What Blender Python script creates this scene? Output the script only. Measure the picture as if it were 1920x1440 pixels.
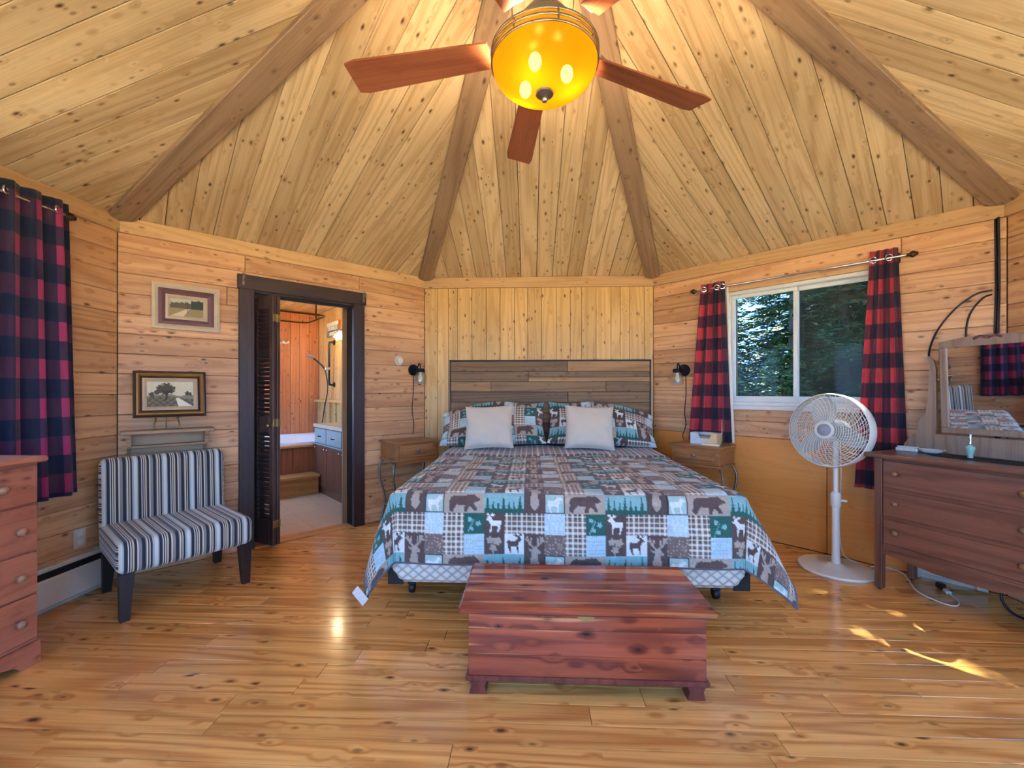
import bpy, math, random
import numpy as np
from mathutils import Vector, Matrix
D = bpy.data; SC = bpy.context.scene; COL = SC.collection
random.seed(7); np.random.seed(7)
PI = math.pi
for _o in list(D.objects): D.objects.remove(_o)

# ------------------------------------------------------------------ dimensions
S = 2.36                     # side of the eight-sided room
A = 1.20711 * S              # centre to wall
CAMZ = 1.2621
HT, HB, APEX = 2.423, 2.325, 3.476

# ------------------------------------------------------------------ camera
cam_d = D.cameras.new('camera'); cam = D.objects.new('camera', cam_d); COL.objects.link(cam)
cam.location = (-0.0731, -1.5677, CAMZ)
cam.rotation_euler = (PI/2, 0, 0.04367)
cam_d.sensor_width = 36.0; cam_d.sensor_fit = 'HORIZONTAL'
cam_d.lens = 36.0 * 799.25 / 1920
cam_d.shift_y = 12.0 / 1920
cam_d.clip_start = 0.02
SC.camera = cam

# ------------------------------------------------------------------ sky, sun, exposure
SUN_DIR = Vector((-0.27, -1.02, -1.42)).normalized()       # the way the light travels
SKY = 2.7; SUN = 19.0; EXPO = 2.42
w = D.worlds.new('sky'); SC.world = w; w.use_nodes = True
nt = w.node_tree; nt.nodes.clear()
# clear summer sky: paler towards the horizon, deeper blue overhead, the same all round
tcw = nt.nodes.new('ShaderNodeTexCoord'); spw = nt.nodes.new('ShaderNodeSeparateXYZ'); sky = nt.nodes.new('ShaderNodeValToRGB')
nt.links.new(tcw.outputs['Generated'], spw.inputs[0]); nt.links.new(spw.outputs[2], sky.inputs[0])
sky.color_ramp.elements[0].position = 0.0; sky.color_ramp.elements[0].color = (.25, .47, .92, 1)
sky.color_ramp.elements[1].position = 0.9; sky.color_ramp.elements[1].color = (.13, .32, .80, 1)
bg = nt.nodes.new('ShaderNodeBackground'); bg.inputs['Strength'].default_value = SKY
out = nt.nodes.new('ShaderNodeOutputWorld')
nt.links.new(sky.outputs[0], bg.inputs[0]); nt.links.new(bg.outputs[0], out.inputs[0])
sun_d = D.lights.new('sun', 'SUN'); sun = D.objects.new('sun', sun_d); COL.objects.link(sun)
sun_d.energy = SUN; sun_d.angle = 0.009; sun_d.color = (1.0, 0.93, 0.80)
sun.rotation_euler = (-SUN_DIR).to_track_quat('Z', 'Y').to_euler()
SC.view_settings.view_transform = 'Standard'; SC.view_settings.look = 'None'
SC.view_settings.gamma = 1.0; SC.view_settings.use_curve_mapping = False
SC.view_settings.exposure = EXPO
SC.cycles.use_denoising = True
SC.cycles.max_bounces = 6; SC.cycles.diffuse_bounces = 4; SC.cycles.glossy_bounces = 3; SC.cycles.transparent_max_bounces = 16
SC.cycles.adaptive_threshold = 0.08; SC.cycles.use_light_tree = False
SC.cycles.sample_clamp_indirect = 6.0
SC.cycles.caustics_reflective = False; SC.cycles.caustics_refractive = False

# ------------------------------------------------------------------ helpers
def lin(h):
    h = h.lstrip('#'); o = []
    for i in (0, 2, 4):
        c = int(h[i:i+2], 16) / 255
        o.append(c/12.92 if c <= .04045 else ((c+.055)/1.055)**2.4)
    return tuple(o)
def T(x, y, z): return Matrix.Translation((x, y, z))
def RX(a): return Matrix.Rotation(a, 4, 'X')
def RY(a): return Matrix.Rotation(a, 4, 'Y')
def RZ(a): return Matrix.Rotation(a, 4, 'Z')
def WF(deg):                                   # frame of a wall: x along it, y outwards, z up, origin at its left end
    a = math.radians(deg); x = Vector((math.cos(a), math.sin(a), 0)); y = Vector((-math.sin(a), math.cos(a), 0))
    o = A*y - S/2*x
    return Matrix.Translation(o) @ RZ(a)
def frame(o, x, y, z):
    m = Matrix.Identity(4)
    for i, c in enumerate((x, y, z, o)):
        for j in range(3): m[j][i] = c[j]
    return m

def link(o, parent=None, M=None):
    COL.objects.link(o)
    if parent is not None: o.parent = parent
    if M is not None: o.matrix_local = M if parent is not None else M
    if M is not None: o.matrix_basis = M
    return o
def raw(name, verts, faces, mat, parent=None, M=None, smooth=0, uv=None, col=None, fm=None):
    me = D.meshes.new(name); me.from_pydata([tuple(v) for v in verts], [], [tuple(f) for f in faces])
    mats = mat if isinstance(mat, (list, tuple)) else [mat]
    for m in mats: me.materials.append(m)
    if fm is not None: me.polygons.foreach_set('material_index', fm)
    if uv is not None:
        l = me.uv_layers.new(name='UVMap'); idx = np.zeros(len(me.loops), dtype=np.int32)
        me.loops.foreach_get('vertex_index', idx)
        l.data.foreach_set('uv', np.asarray(uv, dtype=np.float32)[idx].ravel())
    if col is not None:
        c = me.color_attributes.new('Col', 'FLOAT_COLOR', 'POINT')
        rgba = np.ones((len(verts), 4), dtype=np.float32); rgba[:, :3] = col
        c.data.foreach_set('color', rgba.ravel())
    if smooth:
        me.polygons.foreach_set('use_smooth', [True]*len(me.polygons))
        if smooth < 180: me.set_sharp_from_angle(angle=math.radians(smooth))
    me.update()
    return link(D.objects.new(name, me), parent, M)
def thing(name, label, cat, M=None, group=None, kind=None):
    o = link(D.objects.new(name, None), None, M or Matrix.Identity(4)); o.empty_display_size = .05
    return tag(o, label, cat, group, kind)
def tag(o, label=None, cat=None, group=None, kind=None):
    if label: o['label'] = label
    if cat: o['category'] = cat
    if group: o['group'] = group
    if kind: o['kind'] = kind
    return o
def structure(o): o['kind'] = 'structure'; return o
def part(name, parent, M=None):
    return link(D.objects.new(name, None), parent, M or Matrix.Identity(4))
def dup(o, parent=None, M=None, **kw):
    c = o.copy(); link(c, parent, M)
    for ch in o.children: dup(ch, c, ch.matrix_basis.copy())
    for k, v in kw.items(): c[k] = v
    return c

class MB:
    def __init__(s): s.v = []; s.f = []
    def add(s, v, f, M=None):
        n = len(s.v)
        s.v += [tuple((M @ Vector(p)) if M is not None else p) for p in v]
        s.f += [tuple(i+n for i in q) for q in f]
        return s
    def box(s, x0, x1, y0, y1, z0, z1, M=None, c=0.0):
        if c <= 0:
            v = [(x, y, z) for z in (z0, z1) for y in (y0, y1) for x in (x0, x1)]
            f = [(0, 2, 3, 1), (4, 5, 7, 6), (0, 1, 5, 4), (2, 6, 7, 3), (0, 4, 6, 2), (1, 3, 7, 5)]
            return s.add(v, f, M)
        c = min(c, .49*(x1-x0), .49*(y1-y0), .49*(z1-z0))
        v = []; idx = {}
        X = (x0, x1); Y = (y0, y1); Z = (z0, z1)
        for i in (0, 1):
            for j in (0, 1):
                for k in (0, 1):
                    a = (X[i]+(c if i == 0 else -c), Y[j]+(c if j == 0 else -c), Z[k]+(c if k == 0 else -c))
                    for ax, p in (('x', (X[i], a[1], a[2])), ('y', (a[0], Y[j], a[2])), ('z', (a[0], a[1], Z[k]))):
                        idx[ax, i, j, k] = len(v); v.append(p)
        g = lambda *a: idx[a]; f = []
        f.append((g('x',0,0,0), g('x',0,0,1), g('x',0,1,1), g('x',0,1,0))); f.append((g('x',1,0,0), g('x',1,1,0), g('x',1,1,1), g('x',1,0,1)))
        f.append((g('y',0,0,0), g('y',1,0,0), g('y',1,0,1), g('y',0,0,1))); f.append((g('y',0,1,0), g('y',0,1,1), g('y',1,1,1), g('y',1,1,0)))
        f.append((g('z',0,0,0), g('z',0,1,0), g('z',1,1,0), g('z',1,0,0))); f.append((g('z',0,0,1), g('z',1,0,1), g('z',1,1,1), g('z',0,1,1)))
        for i in (0, 1):
            for j in (0, 1):
                f.append((g('x',i,j,0), g('x',i,j,1), g('y',i,j,1), g('y',i,j,0)))
                f.append((g('x',i,0,j), g('x',i,1,j), g('z',i,1,j), g('z',i,0,j)))
                f.append((g('y',0,i,j), g('y',1,i,j), g('z',1,i,j), g('z',0,i,j)))
                for k in (0, 1): f.append((g('x',i,j,k), g('y',i,j,k), g('z',i,j,k)))
        return s.add(v, f, M)
    def prism(s, poly, h0, h1, M=None):        # polygon in local x,y extruded along z
        n = len(poly)
        v = [(p[0], p[1], h0) for p in poly] + [(p[0], p[1], h1) for p in poly]
        f = [tuple(range(n-1, -1, -1)), tuple(range(n, 2*n))] + [(i, (i+1) % n, n+(i+1) % n, n+i) for i in range(n)]
        return s.add(v, f, M)
    def lathe(s, prof, n=24, M=None, cap=True):
        v = []; f = []
        for r, z in prof:
            for i in range(n):
                a = 2*PI*i/n; v.append((r*math.cos(a), r*math.sin(a), z))
        for k in range(len(prof)-1):
            for i in range(n):
                j = (i+1) % n; f.append((k*n+i, k*n+j, (k+1)*n+j, (k+1)*n+i))
        if cap and prof[0][0] > 1e-5: f.append(tuple(range(n-1, -1, -1)))
        if cap and prof[-1][0] > 1e-5: f.append(tuple((len(prof)-1)*n+i for i in range(n)))
        return s.add(v, f, M)
    def tube(s, pts, r, n=8, M=None, closed=False):
        P = [Vector(p) for p in pts]; m = len(P); v = []; f = []
        up = None
        for k in range(m):
            a = P[(k-1) % m] if (k > 0 or closed) else P[k]; b = P[(k+1) % m] if (k < m-1 or closed) else P[k]
            t = (b-a).normalized()
            if up is None:
                up = t.orthogonal().normalized()
            up = (up - t*up.dot(t))
            up = up.normalized() if up.length > 1e-6 else t.orthogonal().normalized()
            sd = t.cross(up); rr = r[k] if isinstance(r, (list, tuple)) else r
            for i in range(n):
                q = 2*PI*i/n; v.append(tuple(P[k] + up*(rr*math.cos(q)) + sd*(rr*math.sin(q))))
        for k in range(m if closed else m-1):
            for i in range(n):
                j = (i+1) % n; k2 = (k+1) % m; f.append((k*n+i, k*n+j, k2*n+j, k2*n+i))
        if not closed: f += [tuple(range(n-1, -1, -1)), tuple((m-1)*n+i for i in range(n))]
        return s.add(v, f, M)
    def ball(s, c, r, M=None, n=12, sq=(1, 1, 1)):
        pr = [(max(1e-6, math.sin(PI*k/8)), -math.cos(PI*k/8)) for k in range(9)]
        m = T(*c) @ Matrix.Diagonal((r*sq[0], r*sq[1], r*sq[2], 1))
        return s.lathe(pr, n, (M @ m) if M is not None else m)
    def build(s, name, mat, parent=None, M=None, smooth=0):
        return raw(name, s.v, s.f, mat, parent, M, smooth)

def spline(P, n=10):                           # Catmull-Rom through points
    P = [Vector(p) for p in P]; o = []
    Q = [2*P[0]-P[1]] + P + [2*P[-1]-P[-2]]
    for i in range(1, len(Q)-2):
        for k in range(n):
            t = k/n; a, b, c, d = Q[i-1:i+3]
            o.append(.5*((2*b)+(c-a)*t+(2*a-5*b+4*c-d)*t*t+(3*b-a-3*c+d)*t**3))
    return o + [P[-1]]

def clip(poly, n, d):                          # keep n.p <= d
    o = []
    for i in range(len(poly)):
        p, q = poly[i], poly[(i+1) % len(poly)]
        a = n[0]*p[0]+n[1]*p[1]-d; b = n[0]*q[0]+n[1]*q[1]-d
        if a <= 1e-9: o.append(p)
        if (a < -1e-9 and b > 1e-9) or (a > 1e-9 and b < -1e-9):
            t = a/(a-b); o.append((p[0]+(q[0]-p[0])*t, p[1]+(q[1]-p[1])*t))
    return o
def inset(poly, c):
    n = len(poly); o = []
    for i in range(n):
        p0, p1, p2 = [Vector(poly[(i+k-1) % n]) for k in range(3)]
        d1 = (p1-p0).normalized(); d2 = (p2-p1).normalized()
        n1 = Vector((-d1.y, d1.x)); n2 = Vector((-d2.y, d2.x)); den = 1+n1.dot(n2)
        o.append(tuple(p1 + (n1+n2)*(c/max(den, .35))))
    return o
def plank(name, poly, ea, nrm, org, mat, parent, th=.02, ch=.003, gap=.0012, tint=None, bow=0.0):
    """poly: convex polygon of (a, b) with a along the grain ea and b along nrm x ea, from org, in the parent's frame."""
    ea = Vector(ea).normalized(); nz = Vector(nrm).normalized(); eb = nz.cross(ea); org = Vector(org)
    ar = sum(poly[i][0]*poly[(i+1) % len(poly)][1]-poly[(i+1) % len(poly)][0]*poly[i][1] for i in range(len(poly)))/2
    if abs(ar) < 4e-4: return None
    if ar < 0: poly = poly[::-1]
    cl = []
    for p in poly:
        if not cl or (abs(p[0]-cl[-1][0])+abs(p[1]-cl[-1][1])) > 2e-3: cl.append(p)
    if (abs(cl[0][0]-cl[-1][0])+abs(cl[0][1]-cl[-1][1])) < 2e-3: cl.pop()
    poly = cl
    if len(poly) < 3: return None
    cx = sum(p[0] for p in poly)/len(poly); cy = sum(p[1] for p in poly)/len(poly)
    poly = [(p[0]-cx, p[1]-cy) for p in poly]
    o1 = inset(poly, gap); o2 = inset(poly, gap+ch); n = len(poly)
    v = [(p[0], p[1], 0) for p in o2] + [(p[0], p[1], -ch*.8) for p in o1] + [(p[0], p[1], -th) for p in o1]
    f = [tuple(range(n))] + [(n+i, n+(i+1) % n, (i+1) % n, i) for i in range(n)] + [(2*n+i, 2*n+(i+1) % n, n+(i+1) % n, n+i) for i in range(n)]
    M = frame(org + ea*cx + eb*cy, ea, eb, nz)
    o = raw(name, v, f, mat, parent, M)
    if tint: o.color = (*tint, 1)
    return o

# ------------------------------------------------------------------ materials
class NB:
    def __init__(s, name):
        s.m = D.materials.new(name); s.m.use_nodes = True; s.t = s.m.node_tree; s.t.nodes.clear()
        s.out = s.t.nodes.new('ShaderNodeOutputMaterial')
    def n(s, ty, **kw):
        nd = s.t.nodes.new('ShaderNode'+ty)
        for k, v in kw.items():
            if hasattr(nd, k) and k not in nd.inputs: setattr(nd, k, v)
            else: s.put(nd.inputs[k], v)
        return nd
    def put(s, inp, v):
        if isinstance(v, bpy.types.NodeSocket): s.t.links.new(v, inp)
        elif isinstance(v, bpy.types.Node): s.t.links.new(v.outputs[0], inp)
        else:
            if inp.type == 'RGBA' and len(v) == 3: v = (*v, 1)
            inp.default_value = v
    def math(s, op, a, b=None, c=None, clamp=False):
        nd = s.t.nodes.new('ShaderNodeMath'); nd.operation = op; nd.use_clamp = clamp
        for i, x in enumerate((a, b, c)):
            if x is not None: s.put(nd.inputs[i], x)
        return nd.outputs[0]
    def vmath(s, op, a, b=None):
        nd = s.t.nodes.new('ShaderNodeVectorMath'); nd.operation = op
        s.put(nd.inputs[0], a)
        if b is not None: s.put(nd.inputs[1], b)
        return nd.outputs[0]
    def mix(s, fac, a, b, mode='MIX'):
        nd = s.t.nodes.new('ShaderNodeMix'); nd.data_type = 'RGBA'; nd.blend_type = mode; nd.clamp_result = False
        s.put(nd.inputs[0], fac); s.put(nd.inputs[6], a); s.put(nd.inputs[7], b)
        return nd.outputs[2]
    def smooth(s, v, lo, hi):                      # smoothstep, works downwards too
        nd = s.t.nodes.new('ShaderNodeMapRange'); nd.interpolation_type = 'SMOOTHSTEP'
        s.put(nd.inputs[0], v); nd.inputs[1].default_value = lo; nd.inputs[2].default_value = hi
        return nd.outputs[0]
    def noise(s, vec, scale=1.0, detail=2.0, rough=.5, dist=0.0):
        nd = s.t.nodes.new('ShaderNodeTexNoise'); s.put(nd.inputs['Vector'], vec)
        nd.inputs['Scale'].default_value = scale; nd.inputs['Detail'].default_value = detail
        nd.inputs['Roughness'].default_value = rough; nd.inputs['Distortion'].default_value = dist
        return nd.outputs[0]
    def bump(s, h, strength=.2, dist=.01):
        nd = s.t.nodes.new('ShaderNodeBump'); nd.inputs['Strength'].default_value = strength
        nd.inputs['Distance'].default_value = dist; s.put(nd.inputs['Height'], h); return nd.outputs[0]
    def bsdf(s, color, rough=.5, metal=0.0, normal=None, **kw):
        b = s.t.nodes.new('ShaderNodeBsdfPrincipled')
        s.put(b.inputs['Base Color'], color); s.put(b.inputs['Roughness'], rough); b.inputs['Metallic'].default_value = metal
        if normal is not None: s.put(b.inputs['Normal'], normal)
        for k, v in kw.items(): s.put(b.inputs[k.replace('_', ' ')], v)
        return b.outputs[0]
    def done(s, sh): s.put(s.out.inputs[0], sh); return s.m

def wood(name, light, dark, knot, rough=.4, kn=1.0, var=.16, rings=.55, streak=0.0, coat=0.0, axis='x', kscale=1.0, spec=.4, bump=.12, hue=None):
    b = NB(name)
    tc = b.n('TexCoord'); oi = b.n('ObjectInfo')
    sep = b.n('SeparateXYZ', Vector=tc.outputs['Object'])
    x, y, z = sep.outputs
    o = {'x': (x, y, z), 'y': (y, x, z), 'z': (z, y, x)}[axis]
    rnd = oi.outputs['Random']
    cx = b.n('CombineXYZ', X=b.math('MULTIPLY_ADD', rnd, 41.0, o[0]), Y=b.math('MULTIPLY_ADD', rnd, 23.0, o[1]), Z=b.math('MULTIPLY_ADD', rnd, 7.0, o[2])).outputs[0]
    vk = b.vmath('MULTIPLY', cx, (2.6*kscale, 5.6*kscale, 5.6*kscale))
    wob = b.noise(b.vmath('MULTIPLY', cx, (12, 22, 22)), 1, 1)
    vo = b.n('TexVoronoi', Vector=vk); d = vo.outputs['Distance']
    d = b.math('ADD', d, b.math('MULTIPLY_ADD', wob, .08, -.04))
    gate = b.math('GREATER_THAN', b.n('SeparateXYZ', Vector=vo.outputs['Color']).outputs[0], .66)
    sz = b.math('MULTIPLY_ADD', b.n('SeparateXYZ', Vector=vo.outputs['Color']).outputs[1], .16, -.06)
    dk_ = b.math('ADD', d, sz)
    core = b.smooth(dk_, .15, .05)
    km = b.math('MULTIPLY', b.math('MULTIPLY', b.math('MULTIPLY_ADD', core, .45, b.math('MULTIPLY', b.smooth(dk_, .27, .15), .5)), gate), kn, clamp=True)
    halo = b.math('MULTIPLY', b.smooth(d, .62, .10), gate)
    n1 = b.noise(b.vmath('MULTIPLY', cx, (.30, 5.0, 5.0)), 1, 1.0, .35)
    ph = b.math('MULTIPLY_ADD', n1, 64.0, b.math('MULTIPLY', halo, 3.4*min(1, kn+.2)))
    rg = b.math('MULTIPLY_ADD', b.math('SINE', ph), .5, .5)
    rg = b.math('POWER', rg, 2.0)
    fb = b.noise(b.vmath('MULTIPLY', cx, (3.0, 130, 130)), 1, 2)
    fac = b.math('MULTIPLY_ADD', rg, rings*.75, b.math('MULTIPLY_ADD', fb, .9, -.32), clamp=True)
    col = b.mix(fac, light, dark)
    if streak:
        st = b.smooth(b.noise(b.vmath('MULTIPLY', cx, (.9, 17, 17)), 1, 2, .55), .56, .64)
        col = b.mix(b.math('MULTIPLY', st, streak), col, hue if hue else light)
        dk = b.smooth(b.noise(b.vmath('MULTIPLY', b.vmath('ADD', cx, (5, 3, 1)), (1.2, 9, 9)), 1, 2), .52, .72)
        col = b.mix(b.math('MULTIPLY', dk, .6), col, dark)
    big = b.noise(b.vmath('MULTIPLY', cx, (1.5, 4, 4)), 1, 1)
    r2 = b.math('FRACT', b.math('MULTIPLY', rnd, 13.7))
    v = b.math('ADD', b.math('MULTIPLY_ADD', r2, var*1.6, 1-var*.8), b.math('MULTIPLY_ADD', big, .24, -.12))
    col = b.mix(1.0, col, b.n('CombineXYZ', X=v, Y=b.math('POWER', v, 1.12), Z=b.math('POWER', v, 1.3)).outputs[0], 'MULTIPLY')
    col = b.mix(b.math('MULTIPLY', halo, .22*min(1, kn)), col, dark)
    col = b.mix(km, col, knot)
    col = b.mix(1.0, col, oi.outputs['Color'], 'MULTIPLY')
    h = b.math('ADD', b.math('MULTIPLY', fb, .4), b.math('MULTIPLY_ADD', rg, .3, b.math('MULTIPLY', km, .6)))
    rr = b.math('MULTIPLY_ADD', fb, .12, rough-.06)
    return b.done(b.bsdf(col, rr, 0, b.bump(h, bump, .004), Coat_Weight=coat, Coat_Roughness=.12, Specular_IOR_Level=spec))

def plain(name, color, rough=.5, metal=0.0, noise=.06, nscale=30, bump=0.0, **kw):
    b = NB(name); tc = b.n('TexCoord')
    n = b.noise(tc.outputs['Object'], nscale, 3)
    v = b.math('MULTIPLY_ADD', n, noise*2, 1-noise)
    col = b.mix(1.0, color, b.n('CombineXYZ', X=v, Y=v, Z=v).outputs[0], 'MULTIPLY')
    nm = b.bump(n, bump, .003) if bump else None
    return b.done(b.bsdf(col, rough, metal, nm, **kw))
def glassy(name, tint=(1, 1, 1), refl=.5, rough=.0, haze=0.0, hazecol=(.5, .55, .5)):
    b = NB(name)
    tr = b.n('BsdfTransparent', Color=tint).outputs[0]
    gl = b.n('BsdfGlossy', Color=(1, 1, 1), Roughness=rough).outputs[0]
    lw = b.n('LayerWeight', Blend=.5).outputs['Facing']
    fr = b.math('MULTIPLY_ADD', b.math('POWER', lw, 5.0), .90, .045)
    m = b.n('MixShader'); b.put(m.inputs[0], b.math('MULTIPLY', fr, refl, clamp=True)); b.put(m.inputs[1], tr); b.put(m.inputs[2], gl)
    sh = m.outputs[0]
    if haze:
        df = b.n('BsdfDiffuse', Color=hazecol).outputs[0]
        m2 = b.n('MixShader'); m2.inputs[0].default_value = haze; b.put(m2.inputs[1], sh); b.put(m2.inputs[2], df); sh = m2.outputs[0]
    return b.done(sh)
def plaid(name, c_dark, c_mid, c_hot, size=.105, transl=.25, thin=False):
    b = NB(name); uv = b.n('TexCoord').outputs['UV']; sp = b.n('SeparateXYZ', Vector=uv)
    fl = lambda s_: b.math('LESS_THAN', b.math('FRACT', b.math('DIVIDE', s_, 2*size)), .5)
    a = fl(sp.outputs[0]); c = fl(sp.outputs[1])
    sm = b.math('ADD', a, c)
    col = b.mix(b.math('GREATER_THAN', sm, .5), c_dark, c_mid)
    col = b.mix(b.math('GREATER_THAN', sm, 1.5), col, c_hot)
    wv = b.noise(b.vmath('MULTIPLY', uv, (900, 900, 1)), 1, 1)
    v = b.math('MULTIPLY_ADD', wv, .4, .8)
    col = b.mix(1.0, col, b.n('CombineXYZ', X=v, Y=v, Z=v).outputs[0], 'MULTIPLY')
    p = b.bsdf(col, .75, 0, b.bump(wv, .2, .001), Sheen_Weight=.3)
    tr = b.n('BsdfTranslucent', Color=col).outputs[0]
    m = b.n('MixShader'); m.inputs[0].default_value = transl; b.put(m.inputs[1], p); b.put(m.inputs[2], tr)
    return b.done(m.outputs[0])
def painted(name, rough=.8, quilt=0.0, weave=.15, sheen=.2):
    b = NB(name); at = b.n('Attribute', attribute_name='Col'); tc = b.n('TexCoord')
    uv = tc.outputs['UV']
    wv = b.noise(b.vmath('MULTIPLY', uv, (700, 700, 1)), 1, 2)
    h = b.math('MULTIPLY', wv, weave)
    if quilt:
        q = b.noise(b.vmath('MULTIPLY', uv, (26, 26, 1)), 1, 1, .4, .6)
        ridge = b.math('ABSOLUTE', b.math('SINE', b.math('MULTIPLY', q, 26)))
        h = b.math('ADD', h, b.math('MULTIPLY', b.math('POWER', ridge, .5), quilt))
    v = b.math('MULTIPLY_ADD', wv, .24, .88)
    col = b.mix(1.0, at.outputs['Color'], b.n('CombineXYZ', X=v, Y=v, Z=v).outputs[0], 'MULTIPLY')
    return b.done(b.bsdf(col, rough, 0, b.bump(h, .9, .006 if quilt else .001), Sheen_Weight=sheen))
def emis(name, color, strength):
    b = NB(name); return b.done(b.n('Emission', Color=color, Strength=strength).outputs[0])

PINE_K = lin('50301a')
M_WALL = wood('pine_wall', lin('d8aa7c'), lin('a87044'), PINE_K, .42, var=.18)
M_BACK = wood('pine_back_wall', lin('d8b476'), lin('b48644'), PINE_K, .42, var=.16)
M_CEIL = wood('pine_ceiling', lin('d8be94'), lin('aa8858'), PINE_K, .50, var=.20)
M_FLOOR = wood('pine_floor', lin('ecae62'), lin('b87030'), lin('46200c'), .22, var=.18, kn=.95, coat=.5, spec=.5, kscale=.72, rings=.75)
M_TRIM = wood('pine_trim', lin('d2ac7c'), lin('b88c58'), PINE_K, .42, kn=.8)
M_PANEL = wood('orange_panel', lin('dc9448'), lin('c47a30'), lin('8a4a14'), .38, kn=.25, rings=.2, var=.06)
M_RAFT = wood('grey_rafter', lin('a08467'), lin('745a44'), lin('35241a'), .55, kn=.8, var=.08)
M_SALMON = wood('bath_pine', lin('d4895a'), lin('b5653a'), lin('5a2a14'), .42, var=.10)
M_BATHY = wood('bath_pine_light', lin('d6ad74'), lin('b88a50'), PINE_K, .42, var=.10)
M_DARK = wood('dark_door_wood', lin('3c2d2a'), lin('241a1c'), lin('140e0e'), .42, kn=.5, var=.06, axis='z')
M_LEAF = wood('door_leaf_wood', lin('5c463e'), lin('382826'), lin('1c1212'), .36, kn=.2, var=.06, axis='z')
M_LEAFX = wood('door_slat_wood', lin('54403c'), lin('342628'), lin('1c1212'), .36, kn=.1, var=.10, axis='x')
M_DARKX = wood('dark_lintel_wood', lin('43332c'), lin('2a2020'), lin('140e0e'), .45, kn=.5, var=.06, axis='x')
M_CEDAR = wood('red_cedar', lin('b05434'), lin('5e2018'), lin('260a08'), .26, kn=1, var=.14, streak=.9, coat=.3, hue=lin('dc9460'), kscale=.7, rings=.8)
M_CEDARZ = wood('red_cedar_foot', lin('7e4034'), lin('541c1c'), lin('2c0c0c'), .3, kn=.4, var=.1, axis='z')
M_DRES = wood('brown_dresser_wood', lin('865842'), lin('5c3524'), lin('331a10'), .30, kn=.1, var=.08, coat=.15)
M_DRESZ = wood('brown_dresser_upright', lin('7d5240'), lin('553020'), lin('331a10'), .30, kn=.1, var=.08, axis='z', coat=.15)
M_GREYW = wood('grey_worn_wood', lin('94806e'), lin('6c5646'), lin('3c2a20'), .42, kn=.1, var=.06, axis='z')
M_CHEST = wood('pink_pine_drawers', lin('b8775c'), lin('965440'), lin('5a2a20'), .36, kn=.7, var=.07, axis='y')
M_STAND = wood('nightstand_wood', lin('ad7444'), lin('7f4c28'), lin('4a2412'), .30, kn=.1, var=.06, coat=.2)
M_HEAD = wood('headboard_wood', lin('90744f'), lin('5e452c'), lin('2e2014'), .5, kn=.45, var=.16)
M_TUBW = wood('tub_cedar', lin('a8613a'), lin('7d3f22'), lin('40180c'), .4, kn=.3, var=.1, axis='z')
M_TUBX = wood('tub_step_wood', lin('c98a4e'), lin('a3652f'), lin('5a2a14'), .4, kn=.3, var=.1)
M_SHELF = wood('shelf_wood', lin('a98a68'), lin('866748'), lin('4a3020'), .45, kn=.2, var=.05)
M_BLADE = wood('fan_blade_wood', lin('9a5a3c'), lin('753c26'), lin('40180c'), .45, kn=.1, var=.05)
M_WHITE = plain('white_vinyl', lin('dcdcd6'), .35)
M_CREAM = plain('cream_enamel', lin('cfc6b4'), .4, noise=.04)
M_FANW = plain('white_plastic', lin('e0ddd2'), .38, noise=.02)
M_GREYP = plain('grey_plastic', lin('8d8f98'), .4)
M_BLACK = plain('black_metal', lin('1c1b20'), .38, .6)
M_BLKP = plain('black_plastic', lin('17171a'), .45)
M_BLACKW = plain('black_wood_leg', lin('241d1c'), .38)
M_PEWTER = plain('pewter_metal', lin('8e8a84'), .34, .9)
M_CHROME = plain('chrome', lin('d6d6d6'), .12, 1.0)
M_BRASS = plain('aged_brass', lin('a8905c'), .35, .9)
M_BRONZE = plain('bronze_metal', lin('4e3a2a'), .4, .8)
M_GAP = plain('dark_joint', lin('2c1a0e'), .9)
M_BOX = None
M_LINEN = plain('beige_linen', lin('cfc4b2'), .85, noise=.05, nscale=260, bump=.25, Sheen_Weight=.3)
M_GLASS = glassy('window_glass', (.96, .98, .97), 1.0)
M_TINT = glassy('dimming_window_glass', (.58, .66, .68), .10)  # tint added to darken the bright view outside
M_SCREEN = glassy('screened_glass', (.56, .62, .62), .10, haze=.16, hazecol=lin('6a7470'))
M_JAR = glassy('jar_glass', (.93, .95, .92), 1.0, haze=.05, hazecol=(.7, .7, .65))
M_CERAM = plain('white_enamel', lin('e8e8ea'), .12, noise=.01)
M_TILE = plain('floor_tile', lin('d2ab84'), .30, noise=.10, nscale=8)
M_GROUT = plain('tile_grout', lin('7d6048'), .9)
M_VAN = plain('vanity_pale_reflection', lin('8f9a94'), .3, noise=.05, nscale=6)  # reflected light put into this pale drawer and rail colour
M_VANW = wood('vanity_brown', lin('7c4a34'), lin('5a3224'), lin('30160e'), .32, kn=.1, var=.08, axis='z')
M_CTOP = plain('vanity_top', lin('c9b49a'), .2, noise=.06, nscale=12)
M_PLAIDR = plaid('buffalo_plaid', lin('1a1e36'), lin('6a2a40'), lin('d64450'), .105, .35)
M_PLAIDL = plaid('buffalo_plaid_left', lin('18284a'), lin('4c3252'), lin('b83a70'), .108, .40)
M_SHEER = plain('white_lining', lin('e2dccc'), .9)
M_QUILT = painted('patchwork_quilt', .85, quilt=.55)
M_PILLC = painted('patchwork_pillowcase', .85, quilt=.0)
M_CANVAS = painted('oil_canvas', .45, 0, .6, 0)
M_GROUND = plain('gravel_ground', lin('a8987c'), .95, noise=.2, nscale=3)  # gravel tone picked for the neutral light it bounces indoors
M_NEEDLE = plain('spruce_needles', lin('3d5a34'), .7, noise=.45, nscale=2.2)
M_NEEDLE2 = plain('spruce_needles_light', lin('64804a'), .7, noise=.4, nscale=2.2)
M_BARK = plain('spruce_bark', lin('5e5348'), .9, noise=.3)
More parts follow.
